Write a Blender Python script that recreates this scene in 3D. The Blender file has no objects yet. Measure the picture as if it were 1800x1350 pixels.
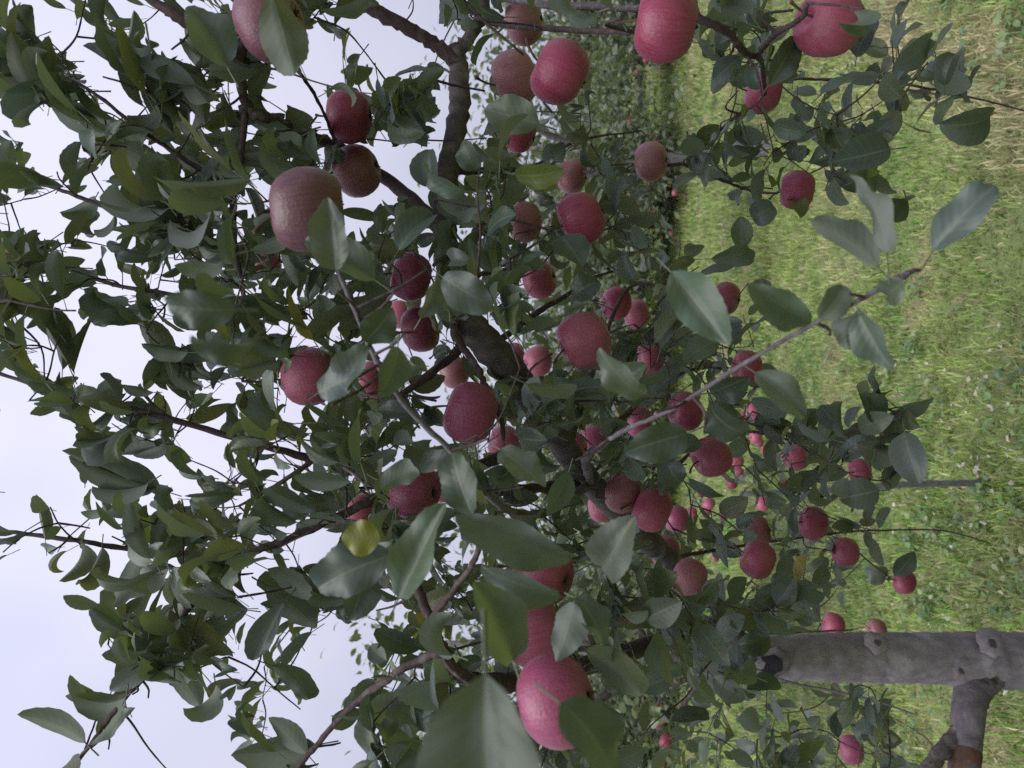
import bpy, math, random
import numpy as np
from mathutils import Vector, Matrix

random.seed(11)
rng = np.random.default_rng(11)
R = math.radians
scene = bpy.context.scene
COL = scene.collection

# ------------------------------------------------------------------ camera
FPX = 1310.0                    # focal length in pixels of the 1800 px wide photograph
CAM = Vector((0.0, 0.0, 1.6))
PITCH = R(4.7)                  # the phone looks slightly upwards and is turned on its side
RIGHT = Vector((1, 0, 0))
FWD = Vector((0, math.cos(PITCH), math.sin(PITCH)))
UP = Vector((0, -math.sin(PITCH), math.cos(PITCH)))
cd = bpy.data.cameras.new("camera")
cam = bpy.data.objects.new("camera", cd)
COL.objects.link(cam)
cd.sensor_fit = 'HORIZONTAL'
cd.sensor_width = 36.0
cd.lens = 36.0 * FPX / 1800.0
cd.clip_start = 0.02
cd.clip_end = 2000.0
m = Matrix((-UP, RIGHT, -FWD)).transposed().to_4x4()
m.translation = CAM
cam.matrix_world = m
cd.dof.use_dof = True
cd.dof.focus_distance = 1.15
cd.dof.aperture_fstop = 7.0
scene.camera = cam

# ------------------------------------------------------------------ world: overcast evening sky
world = bpy.data.worlds.new("World")
scene.world = world
world.use_nodes = True
wn, wl = world.node_tree.nodes, world.node_tree.links
wn.clear()
wo = wn.new("ShaderNodeOutputWorld")
bg = wn.new("ShaderNodeBackground")
sky = wn.new("ShaderNodeTexSky")
sky.sky_type = 'NISHITA'
sky.sun_disc = False
SUN_EL, SUN_AZ = R(66), R(200)
sky.sun_elevation = SUN_EL
sky.sun_rotation = SUN_AZ
bg.inputs["Strength"].default_value = 0.05
geo = wn.new("ShaderNodeTexCoord")
sep = wn.new("ShaderNodeSeparateXYZ")
wl.new(geo.outputs["Generated"], sep.inputs[0])
ramp = wn.new("ShaderNodeMapRange")          # the usual brightening of an overcast sky to the zenith
ramp.inputs["From Min"].default_value = 0.0
ramp.inputs["From Max"].default_value = 1.0
ramp.inputs["To Min"].default_value = 5.35
ramp.inputs["To Max"].default_value = 10.2
wl.new(sep.outputs["Z"], ramp.inputs["Value"])
cn = wn.new("ShaderNodeTexNoise")
cn.inputs["Scale"].default_value = 1.6
cn.inputs["Detail"].default_value = 4.0
wl.new(geo.outputs["Generated"], cn.inputs["Vector"])
cr = wn.new("ShaderNodeMapRange")
cr.inputs["From Min"].default_value = 0.3
cr.inputs["From Max"].default_value = 0.7
cr.inputs["To Min"].default_value = 0.80
cr.inputs["To Max"].default_value = 1.08
wl.new(cn.outputs["Fac"], cr.inputs["Value"])
mul = wn.new("ShaderNodeMath"); mul.operation = 'MULTIPLY'
wl.new(ramp.outputs[0], mul.inputs[0]); wl.new(cr.outputs[0], mul.inputs[1])
cloud = wn.new("ShaderNodeVectorMath"); cloud.operation = 'SCALE'
tone = wn.new("ShaderNodeMix"); tone.data_type = 'RGBA'
tone.inputs["A"].default_value = (0.80, 0.86, 1.14, 1)
tone.inputs["B"].default_value = (0.94, 0.925, 1.13, 1)
crf = wn.new("ShaderNodeMapRange")
crf.inputs["From Min"].default_value = 0.35; crf.inputs["From Max"].default_value = 0.62
wl.new(cn.outputs["Fac"], crf.inputs["Value"]); wl.new(crf.outputs[0], tone.inputs["Factor"])
wl.new(tone.outputs["Result"], cloud.inputs[0])
wl.new(mul.outputs[0], cloud.inputs["Scale"])
mix = wn.new("ShaderNodeMix"); mix.data_type = 'RGBA'
mix.inputs["Factor"].default_value = 0.94
wl.new(sky.outputs[0], mix.inputs["A"])
wl.new(cloud.outputs[0], mix.inputs["B"])
wl.new(mix.outputs["Result"], bg.inputs["Color"])
wl.new(bg.outputs[0], wo.inputs[0])

# ------------------------------------------------------------------ soft sun behind the cloud
sd = bpy.data.lights.new("sun", 'SUN')
sd.energy = 1.5
sd.angle = R(60)
sd.color = (1.0, 0.98, 0.96)
sun = bpy.data.objects.new("sun", sd)
COL.objects.link(sun)
sdir = Vector((math.sin(SUN_AZ) * math.cos(SUN_EL), math.cos(SUN_AZ) * math.cos(SUN_EL), math.sin(SUN_EL)))
sun.rotation_euler = (-sdir).to_track_quat('-Z', 'Y').to_euler()
sun.location = (0, 0, 8)

scene.view_settings.view_transform = 'Standard'
scene.view_settings.look = 'None'
scene.view_settings.exposure = 1.22
scene.view_settings.gamma = 1.0
scene.view_settings.use_curve_mapping = False
scene.render.engine = 'CYCLES'
scene.cycles.max_bounces = 12
scene.cycles.diffuse_bounces = 6
scene.cycles.transmission_bounces = 6
scene.cycles.filter_width = 1.5
scene.cycles.use_denoising = False


# ------------------------------------------------------------------ helpers
def P(x, y, d):
    """photograph pixel + distance along the view -> point of the place"""
    u, v = 1350.0 - y, x
    return CAM + d * (FWD + ((u - 675.0) / FPX) * RIGHT - ((v - 900.0) / FPX) * UP)


def proj(p):
    q = Vector(p) - CAM
    d = q.dot(FWD)
    if d <= 0.02:
        return None
    return (900.0 - q.dot(UP) / d * FPX, 1350.0 - (675.0 + q.dot(RIGHT) / d * FPX), d)


def new_obj(name, mesh, mat=None, parent=None, kind=None):
    o = bpy.data.objects.new(name, mesh)
    COL.objects.link(o)
    if mat is not None and len(mesh.materials) == 0:
        mesh.materials.append(mat)
    if parent is not None:
        o.parent = parent
    if kind:
        o["kind"] = kind
    return o


def empty(name, loc, label=None, cat=None, group=None):
    o = bpy.data.objects.new(name, None)
    o.empty_display_size = 0.05
    COL.objects.link(o)
    o.location = loc
    if label:
        o["label"] = label
    if cat:
        o["category"] = cat
    if group:
        o["group"] = group
    return o


def mesh_np(name, verts, faces, uv=None, tint=None, smooth=True):
    """verts (n,3); faces (m,k) all of one size; uv per vertex; tint per vertex rgb"""
    verts = np.asarray(verts, dtype=np.float32)
    faces = np.asarray(faces, dtype=np.int32)
    me = bpy.data.meshes.new(name)
    nf, k = faces.shape
    me.vertices.add(len(verts)); me.vertices.foreach_set("co", verts.ravel())
    me.loops.add(nf * k); me.loops.foreach_set("vertex_index", faces.ravel())
    me.polygons.add(nf)
    me.polygons.foreach_set("loop_start", np.arange(0, nf * k, k, dtype=np.int32))
    me.polygons.foreach_set("loop_total", np.full(nf, k, dtype=np.int32))
    me.polygons.foreach_set("use_smooth", np.full(nf, smooth, dtype=bool))
    me.update(calc_edges=True)
    if uv is not None:
        l = me.uv_layers.new(name="UVMap")
        l.data.foreach_set("uv", np.asarray(uv, dtype=np.float32)[faces.ravel()].ravel())
    if tint is not None:
        a = me.color_attributes.new("tint", 'FLOAT_COLOR', 'POINT')
        c = np.ones((len(verts), 4), dtype=np.float32); c[:, :3] = tint
        a.data.foreach_set("color", c.ravel())
    return me


def catmull(pts, n):
    pts = [np.array(p, dtype=float) for p in pts]
    pp = [2 * pts[0] - pts[1]] + pts + [2 * pts[-1] - pts[-2]]
    out = []
    for i in range(1, len(pp) - 2):
        p0, p1, p2, p3 = pp[i - 1], pp[i], pp[i + 1], pp[i + 2]
        for t in np.linspace(0, 1, n, endpoint=False):
            out.append(0.5 * (2 * p1 + (p2 - p0) * t + (2 * p0 - 5 * p1 + 4 * p2 - p3) * t * t
                              + (3 * p1 - p0 - 3 * p2 + p3) * t ** 3))
    out.append(pp[-2])
    return np.array(out)


def tube_np(pts, rad, sides=7, rough=0.0, seed=0):
    """swept tube with closed ends; quads (caps as degenerate-free fans of quads/tris -> use tri list)"""
    pts = np.asarray(pts, float); rad = np.asarray(rad, float)
    n = len(pts)
    tan = np.gradient(pts, axis=0)
    tan /= np.linalg.norm(tan, axis=1)[:, None] + 1e-9
    ref = np.array([0.31, 0.77, 0.55])
    a = np.cross(tan, ref); a /= np.linalg.norm(a, axis=1)[:, None] + 1e-9
    b = np.cross(tan, a)
    ang = np.linspace(0, 2 * np.pi, sides, endpoint=False)
    r_ = np.random.default_rng(seed)
    rr = rad[:, None] * (1 + rough * r_.standard_normal((n, sides)))
    v = pts[:, None, :] + rr[..., None] * (np.cos(ang)[None, :, None] * a[:, None, :] + np.sin(ang)[None, :, None] * b[:, None, :])
    v = v.reshape(-1, 3)
    f = []
    for i in range(n - 1):
        for j in range(sides):
            j2 = (j + 1) % sides
            q = (i * sides + j, i * sides + j2, (i + 1) * sides + j2, (i + 1) * sides + j)
            f.append((q[0], q[1], q[2])); f.append((q[0], q[2], q[3]))
    v = np.vstack([v, pts[0] - tan[0] * rad[0] * .3, pts[-1] + tan[-1] * rad[-1] * .5])
    c0, c1 = len(v) - 2, len(v) - 1
    for j in range(sides):
        j2 = (j + 1) % sides
        f.append((c0, j2, j)); f.append((c1, (n - 1) * sides + j, (n - 1) * sides + j2))
    return v, np.array(f, dtype=np.int32)


class Join:
    """collects pieces for one mesh"""
    def __init__(self):
        self.v, self.f, self.uv, self.t, self.n = [], [], [], [], 0

    def add(self, v, f, uv=None, tint=None):
        self.v.append(v); self.f.append(np.asarray(f) + self.n)
        if uv is not None:
            self.uv.append(uv)
        if tint is not None:
            self.t.append(np.tile(np.asarray(tint, float)[None, :], (len(v), 1)) if np.ndim(tint) == 1 else tint)
        self.n += len(v)

    def mesh(self, name, smooth=True):
        return mesh_np(name, np.vstack(self.v), np.vstack(self.f),
                       np.vstack(self.uv) if self.uv else None, np.vstack(self.t) if self.t else None, smooth)


# ------------------------------------------------------------------ materials
def nodes_of(name):
    mt = bpy.data.materials.new(name)
    mt.use_nodes = True
    nt = mt.node_tree
    nt.nodes.clear()
    out = nt.nodes.new("ShaderNodeOutputMaterial")
    return mt, nt, nt.nodes, nt.links, out


def mixc(nt, fac, a, b, blend='MIX'):
    n = nt.nodes.new("ShaderNodeMix"); n.data_type = 'RGBA'; n.blend_type = blend
    for sock, val in (("Factor", fac), ("A", a), ("B", b)):
        s = n.inputs[sock]
        if hasattr(val, "links") or isinstance(val, bpy.types.NodeSocket):
            nt.links.new(val, s)
        else:
            s.default_value = val if sock == "Factor" else (*val, 1.0)
    return n.outputs["Result"]


def math_(nt, op, a, b=None, clamp=False):
    n = nt.nodes.new("ShaderNodeMath"); n.operation = op; n.use_clamp = clamp
    for i, val in enumerate((a, b)):
        if val is None:
            continue
        if isinstance(val, bpy.types.NodeSocket):
            nt.links.new(val, n.inputs[i])
        else:
            n.inputs[i].default_value = val
    return n.outputs[0]


def noise(nt, scale, detail=3.0, vec=None, rough=0.55):
    n = nt.nodes.new("ShaderNodeTexNoise")
    n.inputs["Scale"].default_value = scale
    n.inputs["Detail"].default_value = detail
    n.inputs["Roughness"].default_value = rough
    if vec is not None:
        nt.links.new(vec, n.inputs["Vector"])
    return n.outputs["Fac"]


def mrange(nt, v, a, b, c=0.0, d=1.0):
    n = nt.nodes.new("ShaderNodeMapRange")
    nt.links.new(v, n.inputs["Value"])
    for k, x in zip(("From Min", "From Max", "To Min", "To Max"), (a, b, c, d)):
        n.inputs[k].default_value = x
    return n.outputs[0]


def leaf_material(name, source, transl=0.3, veins=True):
    mt, nt, N, L, out = nodes_of(name)
    if source == 'object':
        oi = N.new("ShaderNodeObjectInfo"); tint = oi.outputs["Color"]
    else:
        at = N.new("ShaderNodeAttribute"); at.attribute_name = "tint"; tint = at.outputs["Color"]
    g = N.new("ShaderNodeNewGeometry")
    under = mixc(nt, 0.55, tint, (0.165, 0.188, 0.155))
    tc = N.new("ShaderNodeTexCoord")
    n1 = noise(nt, 60.0, 3.0, g.outputs["Position"])
    top = mixc(nt, mrange(nt, n1, 0.35, 0.75, 0.0, 0.45), tint, (0.075, 0.085, 0.032))
    col = mixc(nt, g.outputs["Backfacing"], top, under)
    spot = noise(nt, 210.0, 2.0, g.outputs["Position"])
    col = mixc(nt, mrange(nt, spot, 0.70, 0.76, 0.0, 0.7), col, (0.085, 0.055, 0.030))
    blot = noise(nt, 17.0, 4.0, g.outputs["Position"])
    col = mixc(nt, mrange(nt, blot, 0.52, 0.72, 0.0, 0.42), col, (0.115, 0.145, 0.118))
    bump_h = None
    if veins:
        uv = N.new("ShaderNodeUVMap"); uv.uv_map = "UVMap"
        sp = N.new("ShaderNodeSeparateXYZ"); L.new(uv.outputs[0], sp.inputs[0])
        a = math_(nt, 'MULTIPLY', math_(nt, 'ABSOLUTE', math_(nt, 'SUBTRACT', sp.outputs["X"], 0.5)), 2.0)
        rib = mrange(nt, a, 0.09, 0.02)
        wv = math_(nt, 'SINE', math_(nt, 'MULTIPLY', math_(nt, 'SUBTRACT', math_(nt, 'MULTIPLY', sp.outputs["Y"], 8.0),
                                                          math_(nt, 'MULTIPLY', a, 1.7)), 6.2832))
        lat = mrange(nt, wv, 0.80, 1.0)
        vein = math_(nt, 'MAXIMUM', math_(nt, 'MULTIPLY', rib, 0.55), math_(nt, 'MULTIPLY', lat, 0.15))
        col = mixc(nt, vein, col, (0.17, 0.19, 0.11))
        bump_h = math_(nt, 'SUBTRACT', math_(nt, 'MULTIPLY', wv, 0.35), math_(nt, 'MULTIPLY', rib, 1.5))
    p = N.new("ShaderNodeBsdfPrincipled")
    L.new(col, p.inputs["Base Color"])
    L.new(math_(nt, 'MULTIPLY_ADD', g.outputs["Backfacing"], 0.28), p.inputs["Roughness"])
    p.inputs["Roughness"].links[0].from_node.inputs[2].default_value = 0.42
    p.inputs["Specular IOR Level"].default_value = 0.55
    if bump_h is not None:
        b = N.new("ShaderNodeBump"); b.inputs["Strength"].default_value = 0.16; b.inputs["Distance"].default_value = 0.0008
        L.new(bump_h, b.inputs["Height"]); L.new(b.outputs[0], p.inputs["Normal"])
    tr = N.new("ShaderNodeBsdfTranslucent")
    L.new(mixc(nt, 0.30, mixc(nt, 1.0, tint, (1.35, 1.25, 0.60), 'MULTIPLY'), (0.10, 0.115, 0.025)), tr.inputs["Color"])
    ms = N.new("ShaderNodeMixShader"); ms.inputs[0].default_value = transl
    L.new(p.outputs[0], ms.inputs[1]); L.new(tr.outputs[0], ms.inputs[2])
    L.new(ms.outputs[0], out.inputs[0])
    return mt


def bark_material(name, c0, c1, c2, scale=30.0, bump=0.5, dist=0.004, stretch=True):
    mt, nt, N, L, out = nodes_of(name)
    tc = N.new("ShaderNodeNewGeometry")
    mp = N.new("ShaderNodeMapping"); L.new(tc.outputs["Position"], mp.inputs[0])
    mp.inputs["Scale"].default_value = (1, 1, 0.45) if stretch else (1, 1, 1)
    a = noise(nt, scale, 6.0, mp.outputs[0], 0.65)
    b = noise(nt, scale * 0.28, 4.0, tc.outputs["Position"])
    c = noise(nt, scale * 6, 3.0, tc.outputs["Position"])
    col = mixc(nt, mrange(nt, a, 0.35, 0.65), c0, c1)
    col = mixc(nt, mrange(nt, b, 0.56, 0.66, 0.0, 0.7), col, c2)
    col = mixc(nt, mrange(nt, c, 0.4, 0.75, 0.0, 0.35), col, c0)
    p = N.new("ShaderNodeBsdfPrincipled"); L.new(col, p.inputs["Base Color"])
    p.inputs["Roughness"].default_value = 0.85
    p.inputs["Specular IOR Level"].default_value = 0.25
    bm = N.new("ShaderNodeBump"); bm.inputs["Strength"].default_value = bump; bm.inputs["Distance"].default_value = dist
    L.new(math_(nt, 'ADD', a, math_(nt, 'MULTIPLY', c, 0.4)), bm.inputs["Height"])
    L.new(bm.outputs[0], p.inputs["Normal"])
    L.new(p.outputs[0], out.inputs[0])
    return mt


def plain(name, col, rough=0.7, var=0.3, scale=40.0):
    mt, nt, N, L, out = nodes_of(name)
    g = N.new("ShaderNodeNewGeometry")
    n = noise(nt, scale, 4.0, g.outputs["Position"])
    c = mixc(nt, mrange(nt, n, 0.3, 0.7), tuple(x * (1 - var) for x in col), tuple(min(1, x * (1 + var)) for x in col))
    p = N.new("ShaderNodeBsdfPrincipled"); L.new(c, p.inputs["Base Color"]); p.inputs["Roughness"].default_value = rough
    p.inputs["Specular IOR Level"].default_value = 0.3
    L.new(p.outputs[0], out.inputs[0])
    return mt


def apple_material():
    mt, nt, N, L, out = nodes_of("apple_skin")
    oi = N.new("ShaderNodeObjectInfo")
    tc = N.new("ShaderNodeTexCoord")
    ad = N.new("ShaderNodeVectorMath"); ad.operation = 'ADD'
    sc = N.new("ShaderNodeVectorMath"); sc.operation = 'SCALE'; sc.inputs[0].default_value = (31.0, 17.0, 23.0)
    L.new(oi.outputs["Random"], sc.inputs["Scale"])
    L.new(tc.outputs["Object"], ad.inputs[0]); L.new(sc.outputs[0], ad.inputs[1])
    # streaks that run from the stem to the blossom end: angle-driven noise
    sp = N.new("ShaderNodeSeparateXYZ"); L.new(tc.outputs["Object"], sp.inputs[0])
    ang = math_(nt, 'ARCTAN2', sp.outputs["Y"], sp.outputs["X"])
    cs = N.new("ShaderNodeCombineXYZ")
    L.new(math_(nt, 'MULTIPLY', math_(nt, 'COSINE', ang), 10.5), cs.inputs[0])
    L.new(math_(nt, 'MULTIPLY', math_(nt, 'SINE', ang), 10.5), cs.inputs[1])
    L.new(math_(nt, 'MULTIPLY_ADD', sp.outputs["Z"], 1.4), cs.inputs[2])
    L.new(math_(nt, 'MULTIPLY', oi.outputs["Random"], 40.0), cs.inputs[2].links[0].from_node.inputs[2])
    streak = noise(nt, 1.5, 5.0, cs.outputs[0], 0.7)
    patch = noise(nt, 1.7, 3.0, ad.outputs[0])
    fine = noise(nt, 26.0, 3.0, ad.outputs[0])
    ground = mixc(nt, patch, (0.25, 0.165, 0.125), (0.22, 0.185, 0.105))
    red = mixc(nt, mrange(nt, streak, 0.35, 0.68), mixc(nt, 1.0, oi.outputs["Color"], (0.80, 0.7, 0.75), 'MULTIPLY'),
               mixc(nt, 0.14, oi.outputs["Color"], (0.50, 0.20, 0.18)))
    # less red where the fruit was shaded by leaves, and round the blossom end
    gfac = math_(nt, 'ADD', math_(nt, 'MULTIPLY', oi.outputs["Alpha"], mrange(nt, patch, 0.25, 0.6)),
                 mrange(nt, math_(nt, 'ADD', sp.outputs["Z"], math_(nt, 'MULTIPLY', patch, 0.3)), -0.10, -0.50, 0.0, 0.28), True)
    col = mixc(nt, gfac, red, ground)
    vor = N.new("ShaderNodeTexVoronoi"); vor.inputs["Scale"].default_value = 15.0
    L.new(ad.outputs[0], vor.inputs["Vector"])
    col = mixc(nt, mrange(nt, vor.outputs["Distance"], 0.17, 0.05, 0.0, 0.6), col, mixc(nt, 0.45, oi.outputs["Color"], (0.46, 0.28, 0.24)))
    # waxy bloom, thin and uneven
    bloom = noise(nt, 4.0, 5.0, ad.outputs[0], 0.6)
    col = mixc(nt, mrange(nt, bloom, 0.32, 0.72, 0.03, 0.30), col, mixc(nt, 0.24, oi.outputs["Color"], (0.36, 0.22, 0.33)))
    p = N.new("ShaderNodeBsdfPrincipled"); L.new(col, p.inputs["Base Color"])
    L.new(mrange(nt, bloom, 0.35, 0.65, 0.30, 0.54), p.inputs["Roughness"])
    p.inputs["Specular IOR Level"].default_value = 0.45
    p.inputs["Sheen Weight"].default_value = 0.05
    p.inputs["Sheen Roughness"].default_value = 0.45
    p.inputs["Sheen Tint"].default_value = (0.9, 0.85, 0.95, 1)
    p.inputs["Subsurface Weight"].default_value = 0.0
    b = N.new("ShaderNodeBump"); b.inputs["Strength"].default_value = 0.12; b.inputs["Distance"].default_value = 0.02
    L.new(math_(nt, 'ADD', fine, math_(nt, 'MULTIPLY', bloom, 0.8)), b.inputs["Height"]); L.new(b.outputs[0], p.inputs["Normal"])
    L.new(p.outputs[0], out.inputs[0])
    return mt


M_LEAF = leaf_material("apple_leaf", 'object', 0.33)
M_FOL = leaf_material("apple_foliage", 'attr', 0.33)
M_FAR = leaf_material("far_foliage", 'attr', 0.3, False)
M_TRUNK = bark_material("trunk_bark", (0.17, 0.148, 0.162), (0.255, 0.230, 0.246), (0.33, 0.315, 0.325), 44, 0.6, 0.003)
M_SHADED_BARK = bark_material("shaded_bark", (0.085, 0.074, 0.082), (0.15, 0.133, 0.144), (0.21, 0.195, 0.205), 44, 0.7, 0.003)  # trunk bark darkened: the shadow on the low fork is in the colour
M_LIMB = bark_material("limb_bark", (0.055, 0.045, 0.046), (0.125, 0.108, 0.108), (0.24, 0.23, 0.21), 55, 0.8, 0.004)
M_TWIG = bark_material("twig_bark", (0.04, 0.027, 0.026), (0.085, 0.06, 0.06), (0.13, 0.115, 0.10), 160, 0.4, 0.001, False)
M_SHOOT = bark_material("downy_shoot_bark", (0.085, 0.073, 0.082), (0.14, 0.124, 0.134), (0.22, 0.205, 0.207), 220, 0.4, 0.001, False)
M_KNOT = bark_material("knot_wood", (0.05, 0.045, 0.048), (0.10, 0.09, 0.095), (0.14, 0.13, 0.135), 60, 0.9, 0.004)
M_RUST = bark_material("bare_orange_wood", (0.05, 0.034, 0.030), (0.13, 0.066, 0.046), (0.17, 0.145, 0.145), 40, 0.8, 0.004)
M_STEM = plain("apple_stalk", (0.075, 0.05, 0.04), 0.8)
M_CALYX = plain("calyx", (0.05, 0.045, 0.03), 0.9)
M_SCAR = plain("skin_scar", (0.22, 0.18, 0.13), 0.9, 0.4, 300)
M_STAKE = plain("weathered_stake", (0.125, 0.135, 0.13), 0.85, 0.3, 60)
M_APPLE = apple_material()

# ------------------------------------------------------------------ ground
def ground_material():
    mt, nt, N, L, out = nodes_of("orchard_turf")
    g = N.new("ShaderNodeNewGeometry")
    a = noise(nt, 0.8, 5.0, g.outputs["Position"], 0.6)
    b = noise(nt, 9.0, 5.0, g.outputs["Position"], 0.7)
    c = noise(nt, 70.0, 4.0, g.outputs["Position"], 0.7)
    col = mixc(nt, mrange(nt, b, 0.3, 0.7), (0.17, 0.25, 0.08), (0.27, 0.30, 0.13))
    col = mixc(nt, mrange(nt, a, 0.5, 0.64), col, (0.33, 0.27, 0.16))
    col = mixc(nt, mrange(nt, c, 0.35, 0.7, 0.0, 0.6), col, (0.07, 0.08, 0.03))
    p = N.new("ShaderNodeBsdfPrincipled"); L.new(col, p.inputs["Base Color"]); p.inputs["Roughness"].default_value = 1.0
    p.inputs["Specular IOR Level"].default_value = 0.1
    bm = N.new("ShaderNodeBump"); bm.inputs["Strength"].default_value = 0.8; bm.inputs["Distance"].default_value = 0.02
    L.new(c, bm.inputs["Height"]); L.new(bm.outputs[0], p.inputs["Normal"])
    L.new(p.outputs[0], out.inputs[0])
    return mt


def vnoise(x, y, seed):
    """smooth value noise in 2-D (numpy)"""
    r_ = np.random.default_rng(seed)
    T = r_.random((64, 64))
    xi, yi = np.floor(x).astype(int), np.floor(y).astype(int)
    fx, fy = x - xi, y - yi
    fx = fx * fx * (3 - 2 * fx); fy = fy * fy * (3 - 2 * fy)
    g_ = lambda i, j: T[i % 64, j % 64]
    return (g_(xi, yi) * (1 - fx) * (1 - fy) + g_(xi + 1, yi) * fx * (1 - fy)
            + g_(xi, yi + 1) * (1 - fx) * fy + g_(xi + 1, yi + 1) * fx * fy)


def gh(x, y):
    return 0.05 * (vnoise(np.asarray(x) * 0.6, np.asarray(y) * 0.6, 3) - 0.5) + 0.03 * (vnoise(np.asarray(x) * 2.3, np.asarray(y) * 2.3, 4) - 0.5)


gx = np.concatenate([[-400, -150, -60, -30], np.linspace(-16, 16, 90), [30, 60, 150, 400]])
gy = np.concatenate([[-400, -100, -30, -10], np.linspace(-4, 24, 90), [40, 80, 200, 500]])
X, Y = np.meshgrid(gx, gy)
Z = gh(X, Y)
gv = np.stack([X, Y, Z], -1).reshape(-1, 3)
nx, ny = len(gx), len(gy)
idx = np.arange(nx * ny).reshape(ny, nx)
gf = np.stack([idx[:-1, :-1], idx[:-1, 1:], idx[1:, 1:], idx[1:, :-1]], -1).reshape(-1, 4)
ground = new_obj("ground", mesh_np("ground", gv, gf), ground_material(), kind="structure")


def grass_tints(x, y):
    a = 0.6 * vnoise(x * 0.9 + 7, y * 1.9, 21) + 0.4 * vnoise(x * 5, y * 5, 24)            # dry patches
    b = 0.5 * vnoise(x * 0.7, y * 2.1, 22) + 0.5 * vnoise(x * 7.0, y * 7.0, 23)
    g1 = np.array([0.18, 0.32, 0.07]); g2 = np.array([0.35, 0.45, 0.13]); dry = np.array([0.50, 0.43, 0.27])
    green2 = np.array([0.10, 0.24, 0.06])
    t = np.clip((b - .5) * 2.2 + .5 + 0.22 * rng.standard_normal(len(x)), 0, 1)[:, None]
    c = g1 * (1 - t) + g2 * t
    # a lusher strip on the right, straw left by the mower next to it
    ff = x - (0.80 + 0.86 * (y - 2.65)) + 0.25 * (vnoise(x * 3, y * 3, 29) - .5)
    near_ = np.clip((4.8 - y) / 1.0, 0, 1)
    lush = np.clip(2.0 - np.abs(ff - 0.72) / 0.24, 0, 1) * near_
    straw = np.clip(1.5 - np.abs(ff) / 0.24, 0, 1) * near_
    dr = np.clip((a - 0.52) * 3.6, 0, 1) * 0.70
    dr = np.maximum(dr, straw * 0.95)
    dr = np.where(rng.random(len(x)) < 0.22, np.maximum(dr, 0.9), dr * (0.7 + 0.3 * rng.random(len(x))))
    dr = dr * (1 - 0.8 * lush)
    c = c * (1 - lush[:, None]) + green2 * lush[:, None]
    c = c * (1 - dr[:, None]) + dry * dr[:, None]
    return c * ((0.6 + 0.75 * rng.random(len(x))) * (0.72 + 0.56 * vnoise(x * 11, y * 11, 35)))[:, None]


def grass(name, n, x0, x1, y0, y1, h0, h1, w):
    x = rng.uniform(x0, x1, n); y = y0 + (y1 - y0) * rng.random(n) ** 1.35
    # uneven stand
    keep = vnoise(x * 5, y * 5, 31) + 0.6 * rng.random(n) > 0.42
    x, y = x[keep], y[keep]; n = len(x)
    z = gh(x, y)
    h = rng.uniform(h0, h1, n) * (0.4 + 0.7 * vnoise(x * 2.2, y * 2.2, 33) + 0.7 * vnoise(x * 9, y * 9, 34))
    az = rng.uniform(0, 2 * np.pi, n); lean = rng.uniform(0.15, 1.25, n)
    dx, dy = np.cos(az), np.sin(az)
    wx, wy = -dy * w * 0.5, dx * w * 0.5
    s = rng.uniform(0.7, 1.4, n)
    base = np.stack([x, y, z - 0.004], -1)
    side = np.stack([wx * s, wy * s, 0 * x], -1)
    mid = base + np.stack([dx * np.sin(lean * .5) * h * .55, dy * np.sin(lean * .5) * h * .55, np.cos(lean * .5) * h * .55], -1)
    tip = mid + np.stack([dx * np.sin(lean) * h * .5, dy * np.sin(lean) * h * .5, np.cos(lean) * h * .5], -1)
    v = np.stack([base - side, base + side, mid + side * .8, mid - side * .8, tip], 1).reshape(-1, 3)
    k = np.arange(n)[:, None] * 5
    f = np.concatenate([k + [0, 1, 2], k + [0, 2, 3], k + [3, 2, 4]], 0)
    t = np.repeat(grass_tints(x, y), 5, 0)
    return new_obj(name, mesh_np(name, v, f, tint=t), M_GRASS, kind="stuff")


def grass_material():
    mt, nt, N, L, out = nodes_of("grass_blade")
    at = N.new("ShaderNodeAttribute"); at.attribute_name = "tint"
    p = N.new("ShaderNodeBsdfPrincipled"); L.new(at.outputs["Color"], p.inputs["Base Color"])
    p.inputs["Roughness"].default_value = 0.6; p.inputs["Specular IOR Level"].default_value = 0.3
    tr = N.new("ShaderNodeBsdfTranslucent"); L.new(at.outputs["Color"], tr.inputs["Color"])
    ms = N.new("ShaderNodeMixShader"); ms.inputs[0].default_value = 0.35
    L.new(p.outputs[0], ms.inputs[1]); L.new(tr.outputs[0], ms.inputs[2]); L.new(ms.outputs[0], out.inputs[0])
    return mt


M_GRASS = grass_material()
grass("grass", 200000, -4.2, 4.2, 1.6, 6.5, 0.018, 0.062, 0.0065)
grass("grass", 150000, -9, 9, 6.2, 16.0, 0.04, 0.10, 0.012)

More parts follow.
